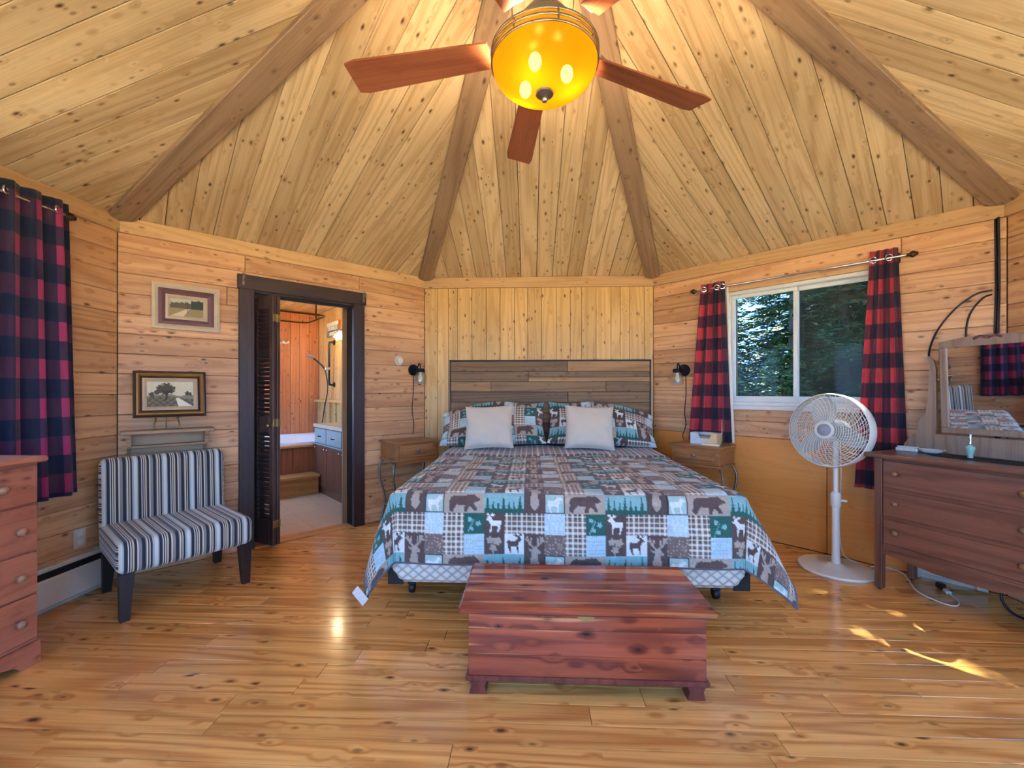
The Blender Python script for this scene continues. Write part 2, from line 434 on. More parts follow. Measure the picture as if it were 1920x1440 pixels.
M_MIRROR = plain('mirror_silver', (.82, .86, .86), .015, 1.0, noise=0)
M_OUT = plain('outer_siding', lin('8a6a48'), .8)

def stripe_mat():
    b = NB('striped_upholstery'); tc = b.n('TexCoord'); sp = b.n('SeparateXYZ', Vector=tc.outputs['Object'])
    nx = b.math('GREATER_THAN', b.math('ABSOLUTE', b.n('SeparateXYZ', Vector=tc.outputs['Normal']).outputs[0]), .8)
    co = b.math('ADD', b.math('MULTIPLY', sp.outputs[0], b.math('SUBTRACT', 1.0, nx)), b.math('MULTIPLY', sp.outputs[2], nx))
    f = b.math('FRACT', b.math('DIVIDE', b.math('ADD', co, 5.03), .150))
    cr = b.n('ValToRGB', Fac=f); r = cr.color_ramp; r.interpolation = 'CONSTANT'
    K, W, G, B, C = lin('20222c'), lin('d8d4c8'), lin('8a8680'), lin('9fb4bc'), lin('c8b898')
    st = [(0, K), (.10, G), (.13, W), (.17, K), (.20, C), (.24, K), (.30, B), (.36, W), (.46, B), (.50, K), (.60, W), (.63, K), (.67, W), (.70, K), (.73, C), (.78, K), (.86, W), (.90, G)]
    while len(r.elements) > 1: r.elements.remove(r.elements[-1])
    r.elements[0].position = 0; r.elements[0].color = (*K, 1)
    for p, c in st[1:]:
        e = r.elements.new(p); e.color = (*c, 1)
    wv = b.noise(b.vmath('MULTIPLY', tc.outputs['Object'], (600, 600, 600)), 1, 1)
    return b.done(b.bsdf(cr.outputs[0], .7, 0, b.bump(wv, .2, .001), Sheen_Weight=.3))
M_STRIPE = stripe_mat()
def diamond_mat():
    b = NB('quilted_ticking'); tc = b.n('TexCoord'); sp = b.n('SeparateXYZ', Vector=tc.outputs['Object'])
    a = b.math('ADD', sp.outputs[0], b.math('MULTIPLY', sp.outputs[2], 1.25)); c = b.math('SUBTRACT', sp.outputs[0], b.math('MULTIPLY', sp.outputs[2], 1.25))
    f = lambda q: b.math('POWER', b.math('ABSOLUTE', b.math('SINE', b.math('MULTIPLY', q, PI/.062))), .4)
    h = b.math('MULTIPLY', f(a), f(c))
    col = b.mix(h, lin('a9a294'), lin('e2ddd2'))
    return b.done(b.bsdf(col, .7, 0, b.bump(h, .8, .008)))
M_TICK = diamond_mat()

# ================================================================== SETTING
SIDE = {0: 'back', 45: 'back_left', -45: 'back_right', 90: 'left', -90: 'right', 135: 'front_left', -135: 'front_right', 180: 'front'}
OPEN = {0: [], 45: [(.80, 1.60, -.02, 2.06)], -45: [(.71, 1.76, 1.13, 2.14)], 90: [(.42, 1.74, 1.08, 2.14)],
        -90: [(.85, 2.05, 1.08, 2.14)], 135: [(.35, 2.0, .70, 2.16)], -135: [(.35, 2.0, .70, 2.16)], 180: [(.23, 2.13, .06, 2.16)]}
def cut(r, o):
    x0, x1, y0, y1 = r; a, b_, c, d = o
    if a >= x1 or b_ <= x0 or c >= y1 or d <= y0: return [r]
    R = []
    if x0 < a: R.append((x0, a, y0, y1))
    if x1 > b_: R.append((b_, x1, y0, y1))
    m0, m1 = max(x0, a), min(x1, b_)
    if y1 > d: R.append((m0, m1, d, y1))
    if y0 < c: R.append((m0, m1, y0, c))
    return R
walls = {}
for ang, side in SIDE.items():
    rects = [(-.02, S+.02, -.25, 2.50)]
    for o in OPEN[ang]: rects = [q for r in rects for q in cut(r, o)]
    m = MB()
    for x0, x1, z0, z1 in rects: m.box(x0, x1, .02, .14, z0, z1)
    walls[ang] = structure(m.build('wall_'+side, M_GAP, None, WF(ang)))
    wl = walls[ang]
    sd = MB()                                              # outer siding keeps the house solid from outside
    for x0, x1, z0, z1 in rects: sd.box(x0-.04, x1+.04, .141, .165, z0, z1)
    sd.build('siding', M_OUT, wl)
    # lining boards
    if ang == 0:
        u = 0.0; ws = []
        while u < S-.02:
            wd = random.choice((.15, .115, .135, .095, .145)); wd = min(wd, S-u); ws.append((u, u+wd)); u += wd
        for a, b_ in ws:
            plank('board', [(0, -a), (2.335, -a), (2.335, -b_), (0, -b_)], (0, 0, 1), (0, -1, 0), (0, 0, 0), M_BACK, wl, gap=.0015)
    else:
        low = .862 if ang == -45 else 0.0
        n = 11 if ang == -45 else 17; hgt = (2.335-low)/n
        for k in range(n):
            z0 = low+k*hgt; z1 = z0+hgt
            js = [0, S]
            if ang == -45 and k == n-1: js = [0, 1.879, S]
            elif ang == 45 and k == n-1: js = [0, .74, 1.66, S]
            elif random.random() < .45: js = [0, random.choice((.62, 1.1, 1.4, 1.9)), S]
            for j in range(len(js)-1):
                rr = [(js[j], js[j+1], z0, z1)]
                for o in OPEN[ang]: rr = [q for r in rr for q in cut(r, o)]
                for x0, x1, y0, y1 in rr:
                    plank('board', [(x0, y0), (x1, y0), (x1, y1), (x0, y1)], (1, 0, 0), (0, -1, 0), (0, 0, 0), M_WALL, wl, gap=.0010, ch=.004)
        if ang == -45:
            for x0, x1 in ((0, 1.453), (1.453, S)):
                plank('panel', [(x0, 0), (x1, 0), (x1, low), (x0, low)], (1, 0, 0), (0, -1, 0), (0, .004, 0), M_PANEL, wl, gap=.002)
    # crown board
    t = math.tan(PI/8)*.028
    cr = MB().prism([(0, 0), (S, 0), (S-t, -.028), (t, -.028)], HB, HT+.006)
    structure(cr.build('trim_%d' % (len(walls)), M_TRIM, None, WF(ang)))

octo = []
for k in range(8):
    a = math.radians(22.5+45*k); R_ = S/2/math.sin(PI/8); octo.append((R_*math.cos(a), R_*math.sin(a)))
# floor
fl = structure(MB().prism(octo, -.12, -.018).build('floor', M_GAP))
rows = []; y = -A-.02
while y < A:
    wd = random.choice((.098, .104, .110)); rows.append((y, y+wd)); y += wd
hp = [((math.cos(math.radians(45*k)), math.sin(math.radians(45*k))), A) for k in range(8)]
for y0, y1 in rows:
    x = -A - random.random()*1.3
    while x < A:
        ln = random.choice((.75, 1.1, 1.45, 1.8, 2.1)); P = [(x, y0), (x+ln, y0), (x+ln, y1), (x, y1)]
        for n, d in hp:
            if P: P = clip(P, n, d)
        if len(P) >= 3: plank('floorboard', P, (1, 0, 0), (0, 0, 1), (0, 0, 0), M_FLOOR, fl, th=.018, gap=.0010, ch=.0014)
        x += ln
# ceiling
ceil = structure(MB().add([(p[0]*1.03, p[1]*1.03, HT+.025-.03*.37) for p in octo] + [(0, 0, APEX+.025)] + [(p[0]*1.03, p[1]*1.03, HT+.1) for p in octo] + [(0, 0, APEX+.12)],
    [((k+1) % 8, k, 8) for k in range(8)] + [(9+k, 9+(k+1) % 8, 17) for k in range(8)] + [(k, (k+1) % 8, 9+(k+1) % 8, 9+k) for k in range(8)]).build('ceiling', M_GAP))
for ang in SIDE:
    W_ = WF(ang); rise = APEX-HT; Lw = math.hypot(A, rise)
    ex = (W_.to_3x3() @ Vector((1, 0, 0))); up = (W_.to_3x3() @ Vector((0, -A, rise))).normalized(); nr = ex.cross(up)
    if nr.z > 0: nr = -nr
    eb = nr.cross(up); sg = 1 if eb.dot(ex) > 0 else -1
    org = W_ @ Vector((0, 0, HT))
    u = -random.random()*.05
    while u < S:
        wd = random.choice((.135, .15, .16, .145)); P = [(0, u), (Lw, u), (Lw, u+wd), (0, u+wd)]
        for n, d in (((0, -1), 0), ((0, 1), S), ((S/2/Lw, -1), 0), ((S/2/Lw, 1), S)): P = clip(P, n, d) if P else P
        if len(P) >= 3: plank('ceiling_board', [(p[0], p[1]*sg) for p in P], up, nr, org, M_CEIL, ceil, gap=random.choice((.0012, .002, .0028)))
        u += wd
for k in range(8):                                          # hip rafters laid flat under the boards
    p = Vector((octo[k][0], octo[k][1], HT)); q = Vector((0, 0, APEX)); d = (q-p).normalized()
    sd = d.cross(Vector((0, 0, 1))).normalized(); nr = sd.cross(d).normalized()
    if nr.z > 0: nr = -nr
    eb = nr.cross(d); ln = (q-p).length
    o = p + nr*.035
    pol = [(-.02, 0), (.06, -.072), (ln-.1, -.072), (ln-.1, .072), (.06, .072)]
    plank('rafter', pol, d, nr, o, M_RAFT, ceil, th=.06, ch=.004, gap=0)

# windows -----------------------------------------------------------
def window(idx, ang, screen=False, n=2):
    x0, x1, z0, z1 = OPEN[ang][0]; W_ = WF(ang)
    wd = structure(link(D.objects.new('window_%d' % idx, None), None, W_ @ T(x0, 0, z0)))
    w_, h_ = x1-x0, z1-z0
    m = MB()
    f = .03
    for a in ((0, w_, 0, f), (0, w_, h_-f, h_), (0, f, f, h_-f), (w_-f, w_, f, h_-f)): m.box(a[0], a[1], .01, .13, a[2], a[3], c=.003)
    m.build('frame', M_WHITE, wd)
    MB().box(-.02, w_+.02, -.022, .012, -.035, .0, c=.004).build('sill', M_WHITE, wd)
    MB().box(-.01, w_+.01, -.008, .012, h_, h_+.035, c=.003).build('head_casing', M_TRIM, wd)
    cs = [0+f, w_/2, w_-f] if n == 2 else [f, w_-f]
    for k in range(len(cs)-1):
        a, b_ = cs[k], cs[k+1]; yo = .045 if k == 0 else .075; t = .032
        a2 = a-(.016 if k else 0); b2 = b_+(.016 if k == 0 and n == 2 else 0)
        s_ = part('sash', wd)
        m = MB()
        for r in ((a2, b2, f, f+t+.02), (a2, b2, h_-f-t, h_-f), (a2, a2+t, f+t+.02, h_-f-t), (b2-t, b2, f+t+.02, h_-f-t)): m.box(r[0], r[1], yo, yo+.028, r[2], r[3], c=.004)
        m.build('sash_frame', M_WHITE, s_)
        MB().box(a2+t, b2-t, yo+.011, yo+.016, f+t+.02, h_-f-t).build('pane', (M_SCREEN if k == 1 else M_TINT) if screen else M_GLASS, s_)
    pl = D.lights.new('window_portal', 'AREA'); pl.shape = 'RECTANGLE'; pl.size = w_; pl.size_y = h_; pl.cycles.is_portal = True
    po = link(D.objects.new('daylight_portal', pl), wd, T(w_/2, .15, h_/2) @ RX(-PI/2))
    return wd
window(1, -45, True); window(2, 90); window(3, -90); window(4, 135); window(5, -135)
# glazed double door behind the camera
x0, x1, z0, z1 = OPEN[180][0]
gd = structure(link(D.objects.new('door_2', None), None, WF(180) @ T(x0, 0, z0)))
w_, h_ = x1-x0, z1-z0; m = MB()
for a in ((0, w_, 0, .04), (0, w_, h_-.06, h_), (0, .06, .04, h_-.06), (w_-.06, w_, .04, h_-.06), (w_/2-.06, w_/2+.06, .04, h_-.06)): m.box(a[0], a[1], .02, .12, a[2], a[3], c=.004)
m.build('door_frame', M_WHITE, gd)
for a, b_ in ((.06, w_/2-.06), (w_/2+.06, w_-.06)): MB().box(a, b_, .06, .066, .04, h_-.06).build('pane', M_GLASS, gd)
pl = D.lights.new('door_portal', 'AREA'); pl.shape = 'RECTANGLE'; pl.size = w_; pl.size_y = h_; pl.cycles.is_portal = True
link(D.objects.new('daylight_portal', pl), gd, T(w_/2, .15, h_/2) @ RX(-PI/2))

# outside ground
gr = raw('ground', [(-60, -60, -.45), (60, -60, -.45), (60, 60, -.45), (-60, 60, -.45)], [(0, 1, 2, 3)], M_GROUND); structure(gr)

# ================================================================== BATHROOM beyond the door (frame of the back-left wall)
WB = WF(45)
BU0, BU1, BV1, BH = .25, 2.33, 3.15, 2.48
bf = structure(MB().box(BU0, BU1, .12, BV1, -.12, -.010).build('floor_bathroom', M_GROUT, None, WB))
y = .135
tile0 = None
while y < 1.9:
    x = BU0 + .06
    while x < BU1-.05:
        P = [(max(BU0, x), y), (min(x+.335, BU1), y), (min(x+.335, BU1), min(y+.335, 1.9)), (max(BU0, x), min(y+.335, 1.9))]
        plank('tile', P, (1, 0, 0), (0, 0, 1), (0, 0, 0), M_TILE, bf, th=.01, gap=.002, ch=.002); x += .335
    y += .335
def boarded(name, o, ea_len, axis_u, n, mat, zt=BH, w=(.12, .15), seed=1, holes=()):
    """vertical boards on a wall of length ea_len that runs along axis_u from o, facing n"""
    r = random.Random(seed); ax = Vector(axis_u); nn = Vector(n)
    rects = [(-.02, ea_len+.02, -.12, zt+.06)]
    for h in holes: rects = [q for rr in rects for q in cut(rr, h)]
    m = MB()
    Mx = frame(Vector(o), ax, -nn, Vector((0, 0, 1)))
    for x0, x1, z0, z1 in rects: m.box(x0, x1, .02, .10, z0, z1, Mx)
    wl = structure(m.build(name, M_GAP, None, WB))
    u = 0
    while u < ea_len-.01:
        wd = min(r.uniform(*w), ea_len-u)
        rr = [(u, u+wd, 0, zt)]
        for h in holes: rr = [q for k in rr for q in cut(k, h)]
        for a, b_, c, d in rr:
            eb = nn.cross(Vector((0, 0, 1))); sg = 1 if eb.dot(ax) > 0 else -1
            plank('board', [(c, a*sg), (d, a*sg), (d, b_*sg), (c, b_*sg)], (0, 0, 1), nn, o, mat, wl, gap=.0018)
        u += wd
    return wl
boarded('wall_bathroom_far', (BU0, BV1, 0), BU1-BU0, (1, 0, 0), (0, -1, 0), M_SALMON, w=(.10, .16), seed=3)
boarded('wall_bathroom_right', (BU1, .14, 0), BV1-.14, (0, 1, 0), (-1, 0, 0), M_BATHY, w=(.09, .13), seed=4)
boarded('wall_bathroom_left', (BU0, .14, 0), BV1-.14, (0, 1, 0), (1, 0, 0), M_BATHY, w=(.12, .16), seed=5, holes=[(.6, 2.4, .75, 2.2)])
bc = structure(MB().box(BU0-.1, BU1+.1, .13, BV1+.1, BH+.02, BH+.1).build('ceiling_bathroom', M_GAP, None, WB))
u = BU0
while u < BU1:
    plank('ceiling_board', [(.14, -u), (BV1, -u), (BV1, -min(u+.13, BU1)), (.14, -min(u+.13, BU1))][::-1] if False else [(.14, u), (BV1, u), (BV1, min(u+.13, BU1)), (.14, min(u+.13, BU1))], (0, 1, 0), (0, 0, -1), (0, 0, BH), M_BATHY, bc); u += .13
for nm, o, ax, ay, w_, h_, i in (('l', (BU0, .14+2.4, .75), (0, -1, 0), (-1, 0, 0), 1.8, 1.45, 6),):  # unseen window, put in and enlarged to bring daylight into the bathroom
    Mx = WB @ frame(Vector(o), Vector(ax), Vector(ay), Vector((0, 0, 1)))
    wd = structure(link(D.objects.new('window_%d' % i, None), None, Mx))
    m = MB(); f = .04
    for a in ((0, w_, 0, f), (0, w_, h_-f, h_), (0, f, f, h_-f), (w_-f, w_, f, h_-f)): m.box(a[0], a[1], -.012, .08, a[2], a[3], c=.003)
    m.build('frame', M_WHITE, wd); MB().box(f, w_-f, .04, .045, f, h_-f).build('pane', M_GLASS, wd)
    pl = D.lights.new('bath_portal', 'AREA'); pl.shape = 'RECTANGLE'; pl.size = w_; pl.size_y = h_; pl.cycles.is_portal = True
    link(D.objects.new('daylight_portal', pl), wd, T(w_/2, .12, h_/2) @ RX(-PI/2))

# ---- door 1 : casing, jamb and the folded louvre leaves
d1 = structure(link(D.objects.new('door_1', None), None, WB))
MB().box(.695, .80, -.026, .0, 0, 2.07, c=.003).box(.778, .80, .0, .13, 0, 2.06).build('casing', M_DARK, d1)
MB().box(1.60, 1.702, -.026, .0, 0, 2.07, c=.003).box(1.60, 1.622, .0, .13, 0, 2.06).build('casing', M_DARK, d1)
MB().box(.685, 1.715, -.032, .0, 2.058, 2.172, c=.003).box(.80, 1.60, .0, .13, 2.045, 2.07).build('lintel', M_DARKX, d1)
MB().box(.80, 1.60, -.02, .14, -.002, .008, c=.003).build('threshold', M_TUBX, d1)
MB().box(.82, 1.58, .03, .06, 2.022, 2.045).build('track', M_BLACK, d1)
for uu in (.722, 1.688):
    m = MB(); m.box(uu-.008, uu+.008, -.038, -.032, 2.085, 2.165, c=.002)
    m.tube(spline([(uu, -.038, 2.12), (uu, -.06, 2.125), (uu+.004, -.062, 2.15), (uu, -.05, 2.17)], 5), .005, 6); m.ball((uu, -.05, 2.172), .009)
    m.build('bracket', M_PEWTER, d1, smooth=40)
LW_, LH = .235, 2.0
def leaf(Mx, slats):
    lf = part('leaf', d1, Mx); t = .028; m = MB()
    for a in ((0, .045, 0, LH), (LW_-.045, LW_, 0, LH), (.045, LW_-.045, 0, .20), (.045, LW_-.045, .90, 1.03), (.045, LW_-.045, LH-.10, LH)): m.box(a[0], a[1], -t/2, t/2, a[2], a[3], c=.002)
    m.build('leaf_frame', M_LEAF, lf)
    s0 = None
    for z0, z1 in ((.20, .90), (1.03, LH-.10)):
        n = int((z1-z0)/.036)
        for k in range(n):
            Ms = T(LW_/2, 0, z0+(k+.5)*(z1-z0)/n) @ RX(math.radians(-38))
            if s0 is None: s0 = MB().box(-(LW_-.09)/2, (LW_-.09)/2, -.020, .020, -.003, .003, c=.001).build('slat', M_LEAFX, lf, Ms)
            else: dup(s0, lf, Ms)
    return lf
# local x runs from the pivot (in the jamb) to the free edge, local y = side towards the opening
pv = Vector((.832, .105)); fe = Vector((.922, -.112)); dr = (fe-pv).normalized()
Ml = T(pv.x, pv.y, .022) @ RZ(math.atan2(dr.y, dr.x))
l1 = leaf(Ml, True)
l2 = leaf(Ml @ T(0, .036, 0), True)
MB().lathe([(.001, 0), (.010, .0), (.007, .016), (.017, .024), (.019, .034), (.012, .042), (.0, .043)], 14).build('knob', M_BRASS, l1, T(LW_-.022, -.014, .96) @ RX(PI/2), smooth=50)
for z in (.17, .98, 1.82):
    MB().box(LW_, LW_+.004, -.014, .05, z-.03, z+.03, c=.001).tube([(LW_+.005, .018, z-.032), (LW_+.005, .018, z+.032)], .005, 8).build('hinge', M_BRASS, l1)

# ---- tub, step, vanity
tub = thing('bath_tub', 'white soaking tub in a red wood surround at the far end of the bathroom', 'bathtub', WB @ T(0, 0, 0))
m = MB()
u = BU0+.002
while u < 2.30:
    m2 = MB().box(u, min(u+.118, 2.32), 1.78, 1.80, .0, .555, c=.003); m2.build('side_board', M_TUBW, tub); u += .12
MB().box(BU0+.002, 2.325, 1.80, 1.83, 0, .55).build('surround', M_TUBW, tub)
MB().box(BU0+.002, 1.80, 1.735, 1.90, .555, .585, c=.006).box(1.80, 2.325, 1.795, 1.90, .555, .585).build('ledge_board', M_TUBX, tub)
# shell with an oval bowl
nv, outl, inn, bot = 40, [], [], []
cxu, cyv = (BU0+2.32)/2, (1.80+BV1)/2; ax_, ay_ = (2.32-BU0)/2-.004, (BV1-1.80)/2-.006
v = []; f = []
for k in range(nv):
    a = 2*PI*k/nv; c_, s_ = math.cos(a), math.sin(a); sq = 1/max(abs(c_), abs(s_))
    sq2 = 1/(abs(c_)**5+abs(s_)**5)**.2
    for sc, z in ((sq*1.0, .585), (sq*1.0, .605), (sq2*.90, .607), (sq2*.86, .57), (sq2*.74, .18), (.05, .15)): v.append((cxu+ax_*c_*sc, cyv+ay_*s_*sc, z))
for k in range(nv):
    j = (k+1) % nv
    for i in range(5): f.append((k*6+i, j*6+i, j*6+i+1, k*6+i+1))
raw('shell', v, f, M_CERAM, tub, smooth=45)
st = thing('tub_step', 'low wooden step in front of the tub', 'step', WB)
MB().box(BU0+.01, 1.80, 1.545, 1.772, .0, .205).build('riser', M_TUBX, st)
MB().box(BU0+.01, 1.812, 1.515, 1.776, .205, .24, c=.006).build('tread', M_TUBX, st)
vn = thing('vanity_cabinet', 'vanity with reflected light coloured into its pale drawers above brown doors inside the bathroom', 'vanity', WB)
VF, VE = 1.835, 1.77
MB().box(VF, BU1-.002, .16, VE, .0, .80).build('body', M_VANW, vn)
MB().box(VF-.02, BU1-.002, .15, VE+.02, .80, .845, c=.006).build('counter_top', M_CTOP, vn)
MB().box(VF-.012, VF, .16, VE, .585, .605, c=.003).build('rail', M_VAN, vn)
vs = [1.76, 1.345, .865, .42, .17]
for k in range(4):
    b_, a = vs[k], vs[k+1]
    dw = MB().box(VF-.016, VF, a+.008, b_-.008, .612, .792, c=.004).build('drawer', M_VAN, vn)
    m = MB().tube(spline([(VF-.016, (a+b_)/2-.04, .70), (VF-.04, (a+b_)/2-.02, .70), (VF-.04, (a+b_)/2+.02, .70), (VF-.016, (a+b_)/2+.04, .70)], 4), .005, 6); m.build('pull', M_BLACK, dw)
    dw = MB().box(VF-.014, VF, a+.008, b_-.008, .09, .58, c=.004).build('cabinet_door', M_VANW, vn)
    for e in (a+.05, b_-.05): MB().ball((VF-.024, e, .55), .011).build('knob', M_CHROME, dw, smooth=180)
bs = MB().lathe([(.17, 0), (.175, .012), (.165, .016), (.15, .004), (.08, -.0), (.0, -.002)], 28).build('basin', M_CTOP, vn, T(2.07, 1.0, .848) @ Matrix.Diagonal((1, 1.25, 1, 1)), smooth=60)
MB().tube(spline([(2.20, 1.0, .845), (2.20, 1.0, .97), (2.16, 1.0, 1.0), (2.10, 1.0, .965)], 5), .011, 8).build('faucet', M_CHROME, vn, smooth=60)

# ---- ledge with posts on the bathroom wall, bar, shower, sign, lamp, ring
lg = thing('wall_ledge', 'wooden ledge rail with square posts along the yellow bathroom wall', 'ledge', WB)
MB().box(BU1-.09, BU1-.001, 1.80, 3.12, 1.085, 1.12, c=.004).build('rail', M_BATHY, lg)
for k in range(6): MB().box(BU1-.03, BU1-.001, 1.9+k*.235, 1.935+k*.235, .62, 1.085).build('post', M_BATHY, lg)
gb = thing('grab_bar', 'black curved grab bar beside the bathroom sign', 'grab bar', WB)
MB().tube(spline([(BU1-.002, 2.48, 1.965), (BU1-.05, 2.48, 1.965), (BU1-.075, 2.48, 1.93), (BU1-.078, 2.48, 1.66), (BU1-.075, 2.48, 1.38), (BU1-.05, 2.48, 1.345), (BU1-.002, 2.48, 1.345)], 6), .016, 10).build('bar', M_BLKP, gb, smooth=60)
for z in (1.965, 1.345): MB().lathe([(.040, 0), (.040, .008), (.03, .014), (.0, .015)], 18).build('flange', M_BLKP, gb, T(BU1-.001, 2.48, z) @ RY(-PI/2), smooth=40)
sh = thing('hand_shower', 'grey hand shower clipped to the black grab bar', 'shower', WB)
MB().box(BU1-.14, BU1-.05, 2.455, 2.505, 1.555, 1.60, c=.008).build('clip', M_CHROME, sh)
MB().tube(spline([(BU1-.13, 2.48, 1.56), (BU1-.19, 2.50, 1.64), (BU1-.27, 2.54, 1.72)], 6), [.012]*12+[.016], 10).build('handle', M_BLKP, sh, smooth=60)
MB().lathe([(.0, .03), (.03, .028), (.058, .012), (.06, 0), (.052, -.006), (.0, -.006)], 22).build('spray_face', M_GREYP, sh, T(BU1-.31, 2.55, 1.745) @ RY(math.radians(14)), smooth=40)
MB().tube(spline([(BU1-.13, 2.48, 1.555), (BU1-.09, 2.50, 1.3), (BU1-.12, 2.55, 1.0), (BU1-.16, 2.6, .62)], 8), .008, 8).build('hose', M_BLKP, sh, smooth=60)
sg = thing('bath_sign', 'grey wooden sign with white lettering on the bathroom wall', 'sign', WB @ frame(Vector((BU1-.003, 2.49, 2.16)), Vector((0, -1, 0)), Vector((1, 0, 0)), Vector((0, 0, 1))))
M_SIGNW = plain('sign_white', lin('ddd8cc'), .7); M_SIGNG = wood('sign_board', lin('8c8a8c'), lin('68666a'), lin('4a484c'), .6, kn=.2)
for k, (z0, z1) in enumerate(((.052, .108), (-.022, .048), (-.108, -.026))):
    MB().box(-.235+.015*(k % 2), .235, -.022, -.002, z0, z1, c=.003).build('slat', M_SIGNW if k == 0 else M_SIGNG, sg)
MB().box(.235, .26, -.026, -.002, -.11, .11, c=.002).build('edge_board', M_TUBW, sg)
def letters(txt, size, parent, M, mat, name='lettering'):
    cu = D.curves.new('txt', 'FONT'); cu.body = txt; cu.size = size; cu.align_x = 'CENTER'; cu.align_y = 'CENTER'; cu.extrude = .002
    o = D.objects.new('txt', cu); COL.objects.link(o)
    me = D.meshes.new_from_object(o.evaluated_get(bpy.context.evaluated_depsgraph_get()))
    D.objects.remove(o); me.materials.clear(); me.materials.append(mat)
    return link(D.objects.new(name, me), parent, M)
letters('TROUBLES', .082, sg, T(-.01, -.024, .013) @ RX(PI/2), M_SIGNW); letters('BUBBLES', .072, sg, T(.02, -.024, -.067) @ RX(PI/2), M_SIGNW)
vl = thing('vanity_lamp', 'small glowing bell lamp over the bathroom vanity', 'lamp', WB @ T(BU1-.003, 2.02, 2.03))
MB().box(-.02, 0, -.05, .05, -.02, .09, c=.004).build('back_plate', M_BRONZE, vl)
MB().tube(spline([(-.01, 0, .06), (-.07, 0, .07), (-.10, 0, .03)], 5), .007, 8).build('arm', M_BRONZE, vl, smooth=60)
MB().lathe([(.015, .05), (.022, .03), (.045, -.01), (.062, -.05), (.058, -.05), (.040, -.01), (.016, .03)], 20, cap=False).build('shade', emis('bell_glow', (1, .78, .40), 9.0), vl, T(-.10, 0, 0) @ RY(.3), smooth=60)
MB().ball((-.125, 0, -.055), .02, sq=(1, 1, 1.2)).build('bulb', emis('bell_bulb', (1, .72, .42), 90.0), vl, smooth=180)
rg = thing('shower_ring', 'bronze shower curtain ring hung from the bathroom ceiling', 'curtain rail', WB)
P = []
for cx_, cy_, a0 in ((1.93, 2.65, 0), (.75, 2.65, 90), (.75, 2.03, 180), (1.93, 2.03, 270)):
    for k in range(6):
        a = math.radians(a0+90*k/5); P.append((cx_+.1*math.cos(a), cy_+.1*math.sin(a), 2.25))
MB().tube(P, .011, 8, closed=True).build('rail', M_BRONZE, rg, smooth=60)
for uv_ in ((2.03, 2.35), (.65, 2.35)): MB().tube([(uv_[0], uv_[1], 2.25), (uv_[0], uv_[1], BH-.002)], .010, 8).lathe([(.03, 0), (.03, .008), (0, .008)], 14, T(uv_[0], uv_[1], BH-.01)).build('hanger', M_BRONZE, rg)
pg = thing('peg_rail', 'short white peg rail on the salmon bathroom wall', 'peg rail', WB @ T(1.78, BV1-.002, 1.98))
MB().box(-.12, .10, -.02, 0, -.012, .012, c=.003).build('rail', M_WHITE, pg)
for k in (-.06, .02, .09): MB().tube([(k, -.01, 0), (k, -.06, .008)], .009, 8).ball((k, -.065, .01), .017).build('peg', M_WHITE, pg, smooth=60)

# ================================================================== BED
BX, BW, FOOT, HEADY, BTOP = .117, .974, .745, 2.785, .685      # centre x, half width, foot y, head y, top of the mattress
bed = thing('king_bed', 'king bed with a weathered plank headboard and a white quilted box spring', 'bed', T(BX, 0, 0))
MB().box(-BW, BW, FOOT+.012, HEADY-.01, .195, .43, c=.025).build('box_spring', M_TICK, bed, smooth=40)
for s_ in (-1, 1):
    pr = [(0, .11), (.0, 0), (.085, 0), (.082, .02), (.06, .035), (.045, .06), (.02, .085)]
    Mg = frame(Vector((s_*(BW+.003), FOOT+.008, .193)), Vector((-s_, 0, 0)), Vector((0, 0, 1)), Vector((0, s_, 0)))
    m = MB().prism(pr, -.001*s_, .012*s_, Mg)
    m.prism(pr, -.001, .010, frame(Vector((s_*(BW-.006), FOOT+.009, .193)), Vector((0, 1, 0)), Vector((0, 0, 1)), Vector((1, 0, 0))))
    m.build('corner_guard', M_BLKP, bed)
MB().box(-BW, BW, FOOT+.03, HEADY-.01, .435, BTOP, c=.05).build('mattress', M_TICK, bed, smooth=60)
m = MB()
for y in (1.07, 2.5): m.box(-BW+.04, BW-.04, y-.02, y+.02, .15, .194)
for x in (-BW+.06, BW-.06): m.box(x-.02, x+.02, .95, HEADY-.05, .15, .194)
m.build('bed_frame', M_BLACK, bed)
cs0 = None
for x in (-.93, .93):
    for y in (1.07, 2.5):
        Mc = T(x, y, 0)
        if cs0 is None:
            c_ = MB().lathe([(.030, -.016), (.033, -.010), (.033, .010), (.030, .016)], 18, T(0, 0, .033) @ RY(PI/2)).lathe([(.012, .06), (.012, .15)], 10).box(-.022, .022, -.02, .02, .058, .07)
            cs0 = c_.build('caster', M_BLKP, bed, Mc, smooth=40)
        else: dup(cs0, bed, Mc)
hb = part('headboard', bed, T(-1.012, 2.785, 0))
HWD, HTP = 2.024, 1.574
MB().box(0, HWD, .022, .05, .30, HTP-.012).box(-.012, .0, -.002, .05, .0, HTP).box(HWD, HWD+.012, -.002, .05, 0, HTP).box(-.014, HWD+.014, -.006, .052, HTP-.012, HTP, c=.002).build('headboard_frame', M_BLKP, hb)
g = lambda v_: (v_*.86, v_*.84, v_*.80)
def hrow(z1, h, segs):
    for a, b_, tn in segs:
        plank('headboard_board', [(a, z1-h), (b_, z1-h), (b_, z1), (a, z1)], (1, 0, 0), (0, -1, 0), (0, .002-random.random()*.004, 0), M_HEAD, hb, th=.02, gap=.0015, tint=tn)
f_ = lambda zx: (zx-600)/1060*HWD
z = HTP-.014; rh = .1045
hrow(z, rh, [(0, f_(1228), (.72, .68, .60)), (f_(1228), HWD, (1.45, 1.35, 1.22))]); z -= rh
